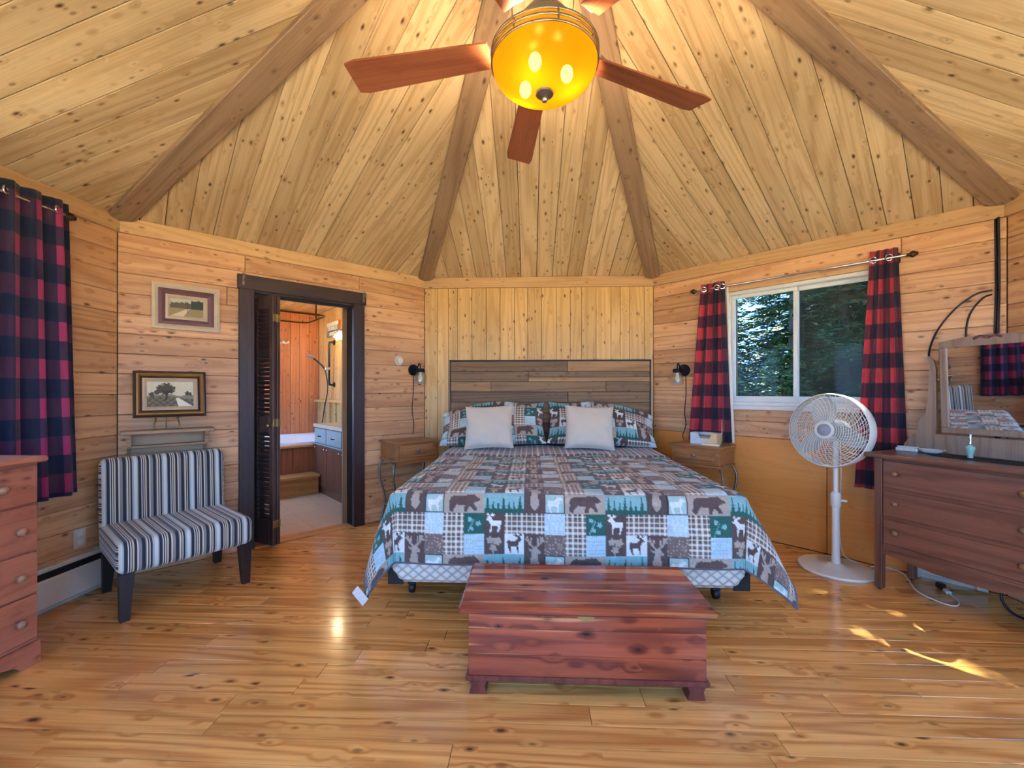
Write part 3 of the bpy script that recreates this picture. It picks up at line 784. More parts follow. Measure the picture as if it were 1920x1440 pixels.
hrow(z, rh, [(0, f_(1018), (.80, .76, .70))]); hrow(z, rh*.55, [(f_(1018), HWD, (.72, .68, .62))]); hrow(z-rh*.55, rh*.45, [(f_(1018), HWD, (1.55, 1.45, 1.30))]); z -= rh
hrow(z, rh, [(0, f_(818), (1.30, 1.20, 1.0)), (f_(818), f_(1430), (1.05, 1.0, .92)), (f_(1430), HWD, (.78, .74, .68))]); z -= rh
hrow(z, rh, [(0, f_(1228), (.72, .68, .62)), (f_(1228), HWD, (.90, .84, .76))]); z -= rh
hrow(z, rh, [(0, f_(1022), (.95, .92, .84)), (f_(1022), f_(1360), (1.05, .98, .88)), (f_(1360), HWD, (1.0, .92, .82))]); z -= rh
hrow(z, rh, [(0, f_(760), (.95, .92, .85)), (f_(760), HWD, (.82, .78, .72))]); z -= rh
hrow(z, rh, [(0, f_(1150), (.55, .36, .24)), (f_(1150), HWD, (.55, .36, .24))]); z -= rh
hrow(z, rh, [(0, HWD, (.6, .45, .35))])

# ---- patchwork print (computed on the cloth's own flat coordinates)
CELL = .1085
def seg(x, y, a, b_, w_):
    ax_, ay_ = a; bx, by = b_; dx, dy = bx-ax_, by-ay_
    t = np.clip(((x-ax_)*dx+(y-ay_)*dy)/(dx*dx+dy*dy), 0, 1)
    return (x-ax_-t*dx)**2+(y-ay_-t*dy)**2 < w_*w_
def inpoly(x, y, P):
    r = np.zeros(x.shape, bool); n = len(P)
    for i in range(n):
        (x0, y0), (x1, y1) = P[i], P[(i+1) % n]
        if y0 == y1: continue
        c_ = ((y0 > y) != (y1 > y)) & (x < (x1-x0)*(y-y0)/(y1-y0)+x0); r ^= c_
    return r
BEAR = [(.24,.9),(.22,.72),(.26,.56),(.24,.40),(.32,.22),(.52,.12),(.78,.15),(.98,.13),(1.16,.10),(1.30,.06),(1.38,.12),(1.46,.05),(1.54,.10),(1.62,.20),(1.78,.30),(1.80,.38),(1.68,.43),(1.54,.46),(1.48,.54),(1.56,.66),(1.64,.80),(1.62,.90),(1.46,.90),(1.42,.78),(1.28,.64),(1.20,.74),(1.16,.91),(1.00,.92),(.98,.82),(1.03,.62),(.82,.62),(.64,.58),(.54,.70),(.46,.80),(.44,.92)]
DEER = [(.14,.40),(.20,.33),(.52,.36),(.64,.24),(.66,.12),(.72,.18),(.82,.14),(.80,.20),(.90,.27),(.88,.33),(.78,.34),(.73,.46),(.68,.58),(.72,.94),(.66,.94),(.60,.62),(.36,.60),(.31,.72),(.36,.94),(.29,.94),(.20,.70),(.16,.54)]
STAG = [(.50,1.86),(.32,1.62),(.28,1.34),(.36,1.02),(.38,.86),(.24,.80),(.20,.70),(.38,.72),(.46,.62),(.60,.60),(.70,.72),(.82,.86),(.80,.96),(.66,.96),(.68,1.20),(.74,1.50),(.66,1.70)]
ANT = [((.44,.64),(.24,.46)),((.24,.46),(.14,.14)),((.30,.50),(.34,.22)),((.18,.32),(.06,.26)),((.58,.62),(.78,.46)),((.78,.46),(.92,.14)),((.68,.54),(.66,.22)),((.82,.40),(.80,.12)),((.86,.30),(.97,.30))]
ANTS = [((.68,.16),(.60,.04)),((.60,.04),(.50,.06)),((.72,.16),(.80,.02)),((.64,.10),(.56,.14)),((.78,.06),(.88,.04))]
C_ = {k: np.array(lin(v_)) for k, v_ in dict(brown='5c4640', brown2='7d655c', beige='b0a090', blue='b8d2da', teal='86b4b4', green='1f5c4e', white='dfe2dc', pale='a8c4bc', line='3c302e', plaid='6e605a', cream='cfc4b0').items()}
def oak(x, y, cx, cy, r, rot=0):
    dx, dy = x-cx, y-cy; a = np.arctan2(dy, dx)+rot; d = np.hypot(dx, dy)
    return d < r*(.62+.38*np.abs(np.cos(a*2.5)))
def patch_print(U, V):
    """colour of the print at cloth coordinates U (right), V (towards the hem), in metres"""
    i = np.floor(U/CELL).astype(int) % 6; j = np.floor(V/CELL).astype(int) % 3
    x = U/CELL-np.floor(U/CELL); y = V/CELL-np.floor(V/CELL)
    big = np.floor(U/CELL/6).astype(int)*7+np.floor(V/CELL/3).astype(int)*3
    col = np.zeros(U.shape+(3,)); col[:] = C_['plaid']
    def put(mask, c): col[mask] = C_[c] if isinstance(c, str) else c
    # plaid everywhere first
    fx = (U/CELL*4) % 1; fy = (V/CELL*4) % 1; l1 = (np.abs(fx-.5) < .16); l2 = (np.abs(fy-.5) < .16)
    d1 = ((U/CELL*4).astype(int) % 2 == 0) & ~l1
    col[d1] = C_['brown2']; k1 = ((V/CELL*4).astype(int) % 2 == 0) & d1; col[k1] = C_['brown']
    col[l1 | l2] = C_['cream']; col[l1 & l2] = C_['white']
    # row 0 and 1: stag (column 0)
    m = (i == 0) & (j < 2); put(m, 'brown'); X, Y = x, y+j
    s_ = inpoly(X, Y, STAG)
    for a, b_ in ANT: s_ |= seg(X, Y, a, b_, .045)
    put(m & s_, 'beige')
    m = (i == 1) & (j == 0); put(m, 'brown2'); put(m & ((np.sin(x*23+np.sin(y*11)*2)*np.sin(y*19+np.sin(x*9)*2)) > .55), 'beige')
    m = (i == 1) & (j == 1); put(m, 'pale'); put(m & inpoly(x, y, DEER), 'white'); put(m & (np.minimum(np.minimum(x, 1-x), np.minimum(y, 1-y)) < .06), 'line')
    m = (i == 3) & (j == 0); put(m, 'blue'); put(m & ((np.sin(x*60+np.sin(y*30)) > .75) & (np.sin(y*45) > 0)), 'teal')
    m = (i == 4) & (j == 0); put(m, 'brown')
    put(m & (oak(x, y, .30, .32, .20, .3) | oak(x, y, .66, .36, .22, 1.1) | oak(x, y, .45, .72, .20, 2.) | seg(x, y, (.45, .95), (.5, .3), .025) | seg(x, y, (.48, .55), (.7, .35), .02)), 'beige')
    m = (i == 5) & (j == 0); put(m, 'white'); s_ = inpoly(x, y, DEER)
    for a, b_ in ANTS: s_ |= seg(x, y, a, b_, .03)
    put(m & s_, 'brown')
    m = ((i == 2) | (i == 3)) & (j == 1); put(m, 'beige'); put(m & inpoly(x+(i-2), y, BEAR), 'brown')
    m = ((i == 4) | (i == 5)) & (j == 1); put(m, 'teal'); X = x+(i-4); s_ = (y > .80)
    for xc, tp, ww in ((.16, .06, .17), (.44, .28, .14), (.70, .36, .13), (.96, .05, .17), (1.24, .30, .14), (1.48, .40, .12), (1.78, .04, .18)):
        q = np.clip((y-tp)/(1-tp), 0, 1); s_ |= (y > tp) & (np.abs(X-xc) < ww*q*(.55+.45*((q*6) % 1)))
    put(m & s_, 'green')
    # row 2
    m = (i == 1) & (j == 2); put(m, 'blue'); put(m & (np.sin(x*26+np.sin(y*20)*2)*np.sin(y*24) > .6), 'white')
    m = (i == 3) & (j == 2); put(m, 'green'); put(m & (seg(x, y, (.2, .9), (.5, .3), .02) | oak(x, y, .3, .3, .12) | oak(x, y, .7, .5, .14, 1) | oak(x, y, .4, .75, .11, 2)), 'teal')
    m = (i == 4) & (j == 2); put(m, 'brown'); s_ = inpoly(x, y, [(1-p[0], p[1]) for p in DEER])
    for a, b_ in ANTS: s_ |= seg(x, y, (1-a[0], a[1]), (1-b_[0], b_[1]), .03)
    put(m & s_, 'white')
    return col
def lining_print(U, V):
    p = .05; fx = (U/p) % 1; fy = (V/p) % 1; col = np.zeros(U.shape+(3,)); col[:] = C_['plaid']
    col[((U/p).astype(int) % 2 == 0)] = C_['brown']
    col[np.abs(fx-.5) < .10] = C_['cream']; col[np.abs(fy-.5) < .10] = C_['cream']
    return col
def grid_faces(nu, nv, flip=False):
    i, j = np.meshgrid(np.arange(nu-1), np.arange(nv-1), indexing='ij'); a = (i*nv+j).ravel()
    F = np.stack([a, a+nv, a+nv+1, a+1], 1)
    return (F[:, ::-1] if flip else F).tolist()

# ---- the quilt: a flat cloth wrapped over the mattress, hanging at both sides and the foot
OVL, OVR, OVF = .385, .385, .365
QY1 = 2.20                                             # turned back towards the pillows
QR = .065; QT = BTOP+.022
def drape(a, b, lift=0.0):
    """a: across from the bed's centre, b: from the turned edge towards the foot"""
    side = np.sign(a); hw = BW+.012
    dx = np.maximum(0, np.abs(a)-(hw-QR)); L_ = QY1-FOOT+.012; dy = np.maximum(0, b-(L_-QR))
    s_ = np.hypot(dx, dy); th = np.arctan2(dy, np.maximum(dx, 1e-9))
    right = side > 0
    corner = np.sin(2*th)**1.6
    fs = np.where(right, math.radians(14), math.radians(9)); fc = np.where(right, math.radians(15), math.radians(7))
    phi = fs*np.cos(th)**2*np.clip(.35+.65*b/L_, .35, 1)+math.radians(1.5)*np.sin(th)**2+fc*corner
    # rounded edge then a straight fall, leaning out by phi
    alen = QR*(PI/2-phi); ang = np.minimum(s_/QR, PI/2-phi)
    h = QR*np.sin(ang); d = QR*(1-np.cos(ang)); rest = np.maximum(0, s_-alen)
    wv = .010*(1+np.sin(a*9+1))*np.minimum(1, dy/.25)+.012*(1+np.sin(b*8+2))*np.minimum(1, dx/.25)
    h = h+rest*np.sin(phi)+wv*np.minimum(1, rest/.15); d = d+rest*np.cos(phi)
    X = np.sign(a)*np.minimum(np.abs(a), hw-QR)+np.sign(a)*np.cos(th)*h
    Y = QY1-np.minimum(b, L_-QR)-np.sin(th)*h
    und = .008*np.sin(a*5.1+b*2.3)*np.sin(b*4.2+1)+.004*np.sin(a*13+3)*np.sin(b*11)
    Z = QT+lift-d+und*(s_ <= 0)+np.where(s_ > 0, und*np.exp(-s_/.05), 0)
    return BX+X, Y, np.maximum(Z, .012)
na, nb = 470, 318
ga = np.linspace(-BW-OVL, BW+OVR, na); gb_ = np.linspace(0, QY1-FOOT+OVF, nb)
Ag, Bg = np.meshgrid(ga, gb_, indexing='ij')
X, Y, Z = drape(Ag, Bg)
hem = QY1-FOOT+OVF
colr = patch_print(Ag+BX+.107+CELL*60, Bg-hem+CELL*61.5)
jit = np.random.rand(na, nb, 1)*.10+.95
qv = np.stack([X, Y, Z], -1).reshape(-1, 3)
quilt = thing('patchwork_quilt', 'patchwork wildlife quilt with bears and stags spread over the bed', 'quilt', T(0, 0, 0))
qm = raw('quilt_top', qv, grid_faces(na, nb), M_QUILT, quilt, smooth=180, uv=np.stack([Ag, Bg], -1).reshape(-1, 2), col=(colr*jit).reshape(-1, 3))
na2, nb2 = 160, 110
A2, B2 = np.meshgrid(np.linspace(-BW-OVL+.004, BW+OVR-.004, na2), np.linspace(0.01, hem-.004, nb2), indexing='ij')
X, Y, Z = drape(A2, B2, 0)
# underside: pulled slightly inwards
cxm = BX; sx = np.sign(X-cxm); X2 = X-sx*.007*(np.abs(A2) > BW-.05); Y2 = Y+.007*(B2 > QY1-FOOT-.05); Z2 = Z-.006
raw('quilt_lining', np.stack([X2, Y2, Z2], -1).reshape(-1, 3), grid_faces(na2, nb2, True), M_PILLC, quilt, smooth=180, uv=np.stack([A2, B2], -1).reshape(-1, 2), col=lining_print(A2+3, B2+3).reshape(-1, 3))
def edge_tube(name, A_, B_, r, mat, parent):
    x, y, z = drape(np.array(A_, float), np.array(B_, float)); MB().tube(list(zip(x, y, z)), r, 6).build(name, mat, parent, smooth=60)
M_BIND = plain('quilt_binding', lin('5e5a60'), .8)
n_ = 90
pa = [-BW-OVL]*40+list(np.linspace(-BW-OVL, BW+OVR, n_))+[BW+OVR]*40; pb = list(np.linspace(0, hem, 40))+[hem]*n_+list(np.linspace(hem, 0, 40))
edge_tube('binding', pa, pb, .005, M_BIND, quilt)
# turned back strip showing the lining
na3, nb3 = 300, 60
A3, B3 = np.meshgrid(np.linspace(-BW-OVL+.02, BW+OVR-.02, na3), np.linspace(-.40, .17, nb3), indexing='ij')
X, Y, Z = drape(A3, B3, .014)
Z = Z-.012*np.clip((B3-.15)/.02, 0, 1)
raw('turned_back_edge', np.stack([X, Y, Z], -1).reshape(-1, 3), grid_faces(na3, nb3), M_PILLC, quilt, smooth=180, uv=np.stack([A3, B3], -1).reshape(-1, 2), col=lining_print(A3+3, B3+3).reshape(-1, 3))
x, y, z = drape(np.array([-BW-OVL+.04]), np.array([hem-.01]))
MB().box(-.045, .045, -.0015, .0015, -.035, .02).build('care_tag', M_WHITE, quilt, T(float(x[0])-.035, float(y[0])-.012, float(z[0])-.005) @ RZ(-.3) @ RY(math.radians(40)))

def cushion(name, w_, h_, t_, mat, parent, M, nu=44, nv=34, col=None, pinch=.07, wr=.004, seed=0, sag=0.0, droop=0):
    r = np.random.RandomState(seed); ph = r.rand(6)*6
    u = np.linspace(-1, 1, nu); v = np.linspace(-1, 1, nv); U, V = np.meshgrid(u, v, indexing='ij')
    x = U*w_/2*(1-pinch*(1-V**2)); y = V*h_/2*(1-pinch*(1-U**2))
    if droop: y = np.where(V > -.9, y-(V+.9)/1.9*h_*.30*np.clip((U*droop-.35)/.65, 0, 1)**1.5, y)+.02*np.sin(U*5+seed)*(V > 0)*V
    t = t_/2*np.sqrt(np.clip((1-U**4)*(1-V**4), 0, 1))**.9*(1-.12*(U**2+V**2)/2)
    ripple = wr*np.sin(U*7+ph[0]+3*V)*np.sin(V*6+ph[1])+wr*.6*np.sin(U*17+V*9+ph[2])*(np.abs(U)**2+np.abs(V)**2)/2
    t = t*(1+sag*(-V))
    edge = np.minimum(1, t/(.2*t_)+1e-6)
    vf = np.stack([x, y, t+ripple*edge], -1).reshape(-1, 3); vb = np.stack([x, y, -t+ripple*edge*.5], -1).reshape(-1, 3)
    fcs = grid_faces(nu, nv)+[[q+nu*nv for q in f] for f in grid_faces(nu, nv, True)]
    cc = None
    if col is not None:
        c_ = col(U*w_/2, -V*h_/2).reshape(-1, 3); cc = np.concatenate([c_, c_])
    uv = np.stack([x, y], -1).reshape(-1, 2)
    o = raw(name, np.concatenate([vf, vb]), fcs, mat, parent, M, smooth=180, uv=np.concatenate([uv, uv]), col=cc)
    return o
def seam(parent, w_, h_, pinch, mat, M=None, r=.004):
    P = []
    for k in range(24): P.append((-1+2*k/24, -1))
    for k in range(24): P.append((1, -1+2*k/24))
    for k in range(24): P.append((1-2*k/24, 1))
    for k in range(24): P.append((-1, 1-2*k/24))
    Q = [(u*w_/2*(1-pinch*(1-v*v)), v*h_/2*(1-pinch*(1-u*u)), 0) for u, v in P]
    return MB().tube(Q, r, 6, closed=True).build('seam', mat, parent, M, smooth=60)
def lean(x, y, z, tilt, yaw=0, roll=0): return T(x, y, z) @ RZ(yaw) @ RX(tilt) @ RZ(roll)
PZ = QT+.012
for x, lb, sd, off, ro in ((-.44, 'patchwork print pillow behind the left beige cushion', 1, .0, .03), (.60, 'patchwork print pillow behind the right beige cushion', 2, .31, -.04)):
    t_ = thing('patterned_pillow', lb, 'pillow', lean(x, 2.585, PZ+.222, math.radians(58), 0, ro), 'patterned bed pillows')
    cushion('pillow_case', 1.02, .46, .18, M_PILLC, t_, None, 170, 84, lambda u, v, o=off: patch_print(u+9*CELL*6+o, v+CELL*90+.04+o), .05, .008, sd, .2, (-1 if x < 0 else 1)*1.0)
for x, lb, sd, ro in ((-.455, 'plain beige square cushion on the left half of the bed', 5, .04), (.46, 'plain beige square cushion on the right half of the bed', 6, -.05)):
    t_ = thing('beige_cushion', lb, 'cushion', lean(x, 2.33, PZ+.208, math.radians(63), 0, ro), 'beige square cushions')
    cushion('cushion_cover', .44, .42, .13, M_LINEN, t_, None, 44, 44, None, .07, .006, sd, .25)
    seam(t_, .44, .42, .07, M_LINEN, None, .0035)

# ================================================================== CEDAR CHEST
ch = thing('cedar_chest', 'red cedar blanket chest standing at the foot of the bed', 'chest', T(.155, .20, 0))
CW, CDp = .487, .415
for k, (z0, z1) in enumerate(((.072, .165), (.165, .27), (.27, .335))):
    MB().box(-CW, CW, .0, .018, z0, z1-.0008, c=.0012).build('front_board', M_CEDAR, ch)
for s_ in (-1, 1): MB().box(s_*CW-.018*(s_ > 0), s_*CW+.018*(s_ < 0), .018, CDp, .072, .335).build('side_panel', M_CEDAR, ch)
MB().box(-CW+.018, CW-.018, CDp-.018, CDp, .072, .335).box(-CW+.018, CW-.018, .018, CDp-.018, .072, .085).build('back_and_bottom', M_CEDAR, ch)
m = MB().box(-CW-.012, CW+.012, -.012, CDp, .056, .078, c=.005); m.build('base_moulding', M_CEDARZ, ch)
MB().box(-.527, .527, -.022, .432, .336, .370, c=.010).build('lid', M_CEDAR, ch, smooth=20)
ft = [(-.036, .0), (.036, .0), (.032, .02), (.028, .034), (.034, .050), (.042, .058), (-.042, .058), (-.034, .050), (-.028, .034), (-.032, .02)]
for x in (-CW+.04, CW-.04):
    for y in (.030, CDp-.03): MB().prism(ft, -.034, .034, T(x, y, 0) @ RX(PI/2)).build('foot', M_CEDARZ, ch)
lk = MB().prism([(-.036, .0), (.036, 0), (.030, -.012), (.014, -.022), (-.014, -.022), (-.030, -.012)], 0, .003, T(0, .0, .333) @ RX(PI/2)).box(-.003, .003, -.0045, -.003, .316, .327).build('lock_plate', M_BRASS, ch)

# ================================================================== STRIPED CHAIR
def rbox(x0, x1, y0, y1, z0, z1, r=.03, n=3):      # box with rounded edges
    m = MB(); X, Y, Z = (x0+x1)/2, (y0+y1)/2, (z0+z1)/2; hx, hy, hz = (x1-x0)/2, (y1-y0)/2, (z1-z0)/2
    r = min(r, hx, hy, hz); N = 2*(n+1)
    def axis(h): return [(-h+r) - r*math.cos(PI/2*k/n) for k in range(n+1)] + [(h-r)+r*math.sin(PI/2*k/n) for k in range(n+1)]
    # sphere-mapped cube
    ids = {}; v = []
    def vid(p):
        k = tuple(round(q, 6) for q in p)
        if k not in ids: ids[k] = len(v); v.append(k)
        return ids[k]
    def rnd(p):
        c = (max(-hx+r, min(hx-r, p[0])), max(-hy+r, min(hy-r, p[1])), max(-hz+r, min(hz-r, p[2])))
        d = Vector((p[0]-c[0], p[1]-c[1], p[2]-c[2]))
        if d.length > 1e-9: d = d.normalized()*r
        return (X+c[0]+d.x, Y+c[1]+d.y, Z+c[2]+d.z)
    f = []
    def ax2(h): return [-h+r*(k/n) for k in range(n+1)] + [h-r+r*(k/n) for k in range(n+1)]
    A_ = [ax2(hx), ax2(hy), ax2(hz)]; H = (hx, hy, hz)
    for d in range(3):
        a, b = (d+1) % 3, (d+2) % 3
        for sgn in (-1, 1):
            for i in range(N-1):
                for j in range(N-1):
                    q = []
                    for di, dj in ((0, 0), (1, 0), (1, 1), (0, 1)):
                        p = [0, 0, 0]; p[d] = sgn*H[d]; p[a] = A_[a][i+di]; p[b] = A_[b][j+dj]; q.append(vid(rnd(p)))
                    if sgn < 0: q = q[::-1]
                    if len(set(q)) >= 3: f.append(tuple(dict.fromkeys(q)))
    return v, f
def softbox(name, dims, r, mat, parent, M=None, shape=None, n=3):
    v, f = rbox(*dims, r=r, n=n)
    if shape: v = [shape(*p) for p in v]
    return raw(name, v, f, mat, parent, M, smooth=180)
fa = math.atan2(.805, .593)                       # the chair's width runs along (.593, .805); it faces (.805, -.593)
chair = thing('slipper_chair', 'armless slipper chair in blue, black and cream stripes', 'chair', T(-2.085, .886, 0) @ RZ(fa))
CWD = .335
softbox('seat', (-CWD, CWD, .0, .59, .255, .435), .045, M_STRIPE, chair, None, lambda x, y, z: (x, y, z+(.012*math.cos(x/CWD*1.4)*math.cos((y-.30)/.30*1.3) if z > .34 else 0)))
softbox('backrest', (-CWD, CWD, .51, .61, .30, .835), .045, M_STRIPE, chair, None, lambda x, y, z: (x, y+max(0, z-.40)*.06, z))
for s_ in (-1, 1):
    for y, dy, nm in ((.045, -.0, 0), (.55, .035, 1)):
        v = []
        for zz, w2, off in ((0, .021, 1), (.262, .033, 0)):
            for ax_, ay_ in ((-1, -1), (1, -1), (1, 1), (-1, 1)): v.append((s_*(CWD-.045)+ax_*w2+s_*.008*off, y+ay_*w2+dy*off, zz))
        raw('leg', v, [(3, 2, 1, 0), (4, 5, 6, 7), (0, 1, 5, 4), (1, 2, 6, 5), (2, 3, 7, 6), (3, 0, 4, 7)], M_BLACKW, chair)

# ================================================================== TALL CHEST OF DRAWERS at the left wall
td = thing('chest_of_drawers', 'pinkish pine chest of drawers against the left curtain wall', 'chest of drawers', T(-2.356, .32, 0))
TW = .82                                             # runs towards -y, front at x = 0, back at x = -.47
MB().box(-.345, -.012, -TW, 0, .10, .93, c=.003).build('body', M_CHEST, td)
MB().box(-.352, .022, -TW-.022, .022, .93, .957, c=.008).build('top', M_CHEST, td)
zs = [.118, .328, .525, .743]
def knob(parent, M, mat, s_=1.0): return MB().lathe([(.009*s_, 0), (.008*s_, .012*s_), (.017*s_, .020*s_), (.019*s_, .028*s_), (.014*s_, .036*s_), (.0, .039*s_)], 16).build('knob', mat, parent, M, smooth=60)
M_KNOB = plain('wooden_knob', lin('a9785c'), .3)
for a, b_ in zip(zs, zs[1:]):
    dw = MB().box(-.012, .006, -TW+.02, -.012, a+.004, b_-.004, c=.005).build('drawer', M_CHEST, td)
    for y in (-.095, -TW+.095): knob(dw, T(.006, y, (a+b_)/2) @ RY(PI/2), M_KNOB)
for y0, y1 in ((-TW/2+.004, -.012), (-TW+.02, -TW/2-.004)):
    dw = MB().box(-.012, .006, y0, y1, .747, .915, c=.005).build('drawer', M_CHEST, td); knob(dw, T(.006, y0+(y1-y0)*.62 if y1 > -.1 else (y0+y1)/2, .833) @ RY(PI/2), M_KNOB)
ap = [(0, 0), (.07, 0), (.10, .03), (.16, .05), (TW-.16, .05), (TW-.10, .03), (TW-.07, 0), (TW, 0), (TW, .105), (0, .105)]
MB().prism(ap, -.003, .018, frame(Vector((0, 0, 0)), Vector((0, -1, 0)), Vector((0, 0, 1)), Vector((-1, 0, 0)))).box(-.345, -.02, -.02, -.002, 0, .10).box(-.345, -.02, -TW+.002, -TW+.02, 0, .10).build('plinth', M_CHEST, td)

# ================================================================== CURTAINS
def curtain(parent, xa, xb, xa2, xb2, z0, z1, mat, folds, amp, cloth, name='panel', ph=0, vph=0, slant=0.0, nx=150, nz=34):
    """hangs in a wall frame: from xa..xb at the top to xa2..xb2 at the bottom, y negative = into the room"""
    t = np.linspace(0, 1, nx); s_ = np.linspace(0, 1, nz); Tt, Ss = np.meshgrid(t, s_, indexing='ij')
    x = (xa+(xb-xa)*Tt)*(1-Ss)+(xa2+(xb2-xa2)*Tt)*Ss
    y = -amp*(.75+.5*Ss)*(np.sin(2*PI*folds*Tt+ph)+.25*np.sin(2*PI*folds*2.3*Tt+1+2*Ss))-.0
    z = z1+(z0+slant*Tt-z1)*Ss
    uv = np.stack([Tt*cloth, (z-vph)], -1).reshape(-1, 2)
    o = raw(name, np.stack([x, y, z], -1).reshape(-1, 3), grid_faces(nx, nz), mat, parent, None, smooth=180, uv=uv)
    md = o.modifiers.new('thick', 'SOLIDIFY'); md.thickness = .003
    return o
def grommets(parent, xs, z, M_=M_CHROME):
    for x, y in xs:
        P = [(.021*math.cos(a*PI/8), 0, .021*math.sin(a*PI/8)) for a in range(16)]
        MB().tube(P, .005, 6, closed=True).build('grommet', M_, parent, T(x, y, z) @ RZ(.5), smooth=60)
def rod(wall, x0, x1, z, label, y=-.05, mat=M_CHROME):
    r = thing('curtain_rod', label, 'curtain rod', wall @ T(0, y, z))
    MB().tube([(x0, 0, 0), (x1, 0, 0)], .009, 12).build('pole', mat, r, smooth=60)
    for x, s_ in ((x0, -1), (x1, 1)):
        MB().lathe([(.009, 0), (.012, .004), (.010, .012), (.020, .022), (.024, .032), (.018, .044), (.012, .050), (.014, .056), (.0, .060)], 14).build('finial', M_BRONZE, r, T(x, 0, 0) @ RY(s_*PI/2), smooth=60)
        xx = x-s_*.05
        MB().box(xx-.008, xx+.008, -.004, -y-.001, -.012, .012).box(xx-.016, xx+.016, -y-.006, -y-.001, -.035, .035, c=.002).build('bracket', M_BRONZE, r)
    return r
WR = WF(-45); WL = WF(90)
rod(WR, .47, 1.91, 2.188, 'silver curtain rod above the spruce view window')
rod(WL, .30, 1.955, 2.275, 'silver curtain rod above the left wall window', -.09)
c1 = thing('plaid_curtain', 'red and navy buffalo plaid curtain beside the right nightstand', 'curtain', WR @ T(0, -.05, 0), 'buffalo plaid curtains')
curtain(c1, .515, .715, .40, .775, .80, 2.235, M_PLAIDR, 3.5, .018, .60, ph=.6, vph=.055)
grommets(c1, [(.54, -.016), (.60, .016), (.655, -.014), (.705, -.018)], 2.188)
curtain(c1, .66, .735, .655, .79, .795, 2.20, M_SHEER, 1.5, .008, .3, 'lining').location = (0, .034, 0)
c2 = thing('plaid_curtain', 'red and navy buffalo plaid curtain hanging behind the brown dresser', 'curtain', WR @ T(0, -.040, 0), 'buffalo plaid curtains')
curtain(c2, 1.72, 1.865, 1.63, 1.92, .555, 2.255, M_PLAIDR, 3.5, .014, .62, ph=1.2, vph=.055)
grommets(c2, [(1.735, -.018), (1.775, .016), (1.82, -.016), (1.85, .012)], 2.19)
c3 = thing('plaid_curtain', 'magenta and navy plaid curtain behind the pine chest of drawers', 'curtain', WL @ T(0, -.09, 0), 'buffalo plaid curtains')
curtain(c3, 1.50, 1.985, 1.47, 2.045, .655, 2.345, M_PLAIDL, 4.5, .024, 1.05, ph=2.6, vph=.03)
grommets(c3, [(1.56, -.02), (1.665, -.02), (1.74, .02), (1.80, .02), (1.90, -.022)], 2.28)
c4 = thing('plaid_curtain', 'magenta and navy plaid curtain at the near side of the left window', 'curtain', WL @ T(0, -.09, 0), 'buffalo plaid curtains')
curtain(c4, .22, .50, .20, .55, .655, 2.345, M_PLAIDL, 3.5, .024, .8, ph=.4, vph=.03)
grommets(c4, [(.27, -.02), (.38, .02), (.46, -.02)], 2.28)

# ================================================================== SMALL WALL THINGS
def heater(wall, x0, x1, label):
    h = thing('baseboard_heater', label, 'heater', wall @ T(x0, -.004, 0)); L_ = x1-x0
    MB().prism([(0, .20), (-.055, .20), (-.062, .19), (-.062, .045), (-.055, .035), (-.05, .035), (-.05, .185), (0, .185)], 0, L_, frame(Vector((0, 0, 0)), Vector((0, 1, 0)), Vector((0, 0, 1)), Vector((1, 0, 0)))).build('front_panel', M_CREAM, h)
    MB().box(0, L_, -.012, 0, .0, .262, c=.002).box(0, L_, -.052, -.012, .236, .262, c=.004).build('back_panel', M_CREAM, h)
    MB().box(.004, L_-.004, -.04, -.013, .06, .17).build('fin_core', M_GREYP, h)
    MB().box(.0, L_, -.056, -.02, .201, .235).build('outlet_slot', M_BLKP, h)
    for a in (0, L_-.05): MB().box(a-.001, a+.05, -.066, 0, .012, .268, c=.004).build('end_cap', M_CREAM, h)
    return h
heater(WL, .25, 2.245, 'cream baseboard heater under the left curtain')
heater(WR, 1.93, 2.285, 'short cream baseboard heater on the wall behind the brown dresser')
ol = thing('wall_outlet', 'white wall outlet above the left baseboard heater', 'outlet', WL @ T(2.115, -.001, .355))
MB().box(-.035, .035, -.008, 0, -.058, .058, c=.003).build('cover_plate', M_CREAM, ol)
for z in (-.026, .026): MB().box(-.017, .017, -.011, -.007, z-.017, z+.017, c=.003).build('socket', M_WHITE, ol)
dm = thing('wall_dial', 'round white dial on the wall beside the bathroom door', 'dial', WB @ T(2.06, -.001, 1.56))
MB().lathe([(.050, 0), (.050, .008), (.044, .014), (.0, .015)], 28).build('base_ring', M_CREAM, dm, RX(PI/2), smooth=40)
MB().lathe([(.030, .012), (.028, .030), (.022, .034), (.0, .034)], 24).build('turn_knob', M_WHITE, dm, RX(PI/2), smooth=40)

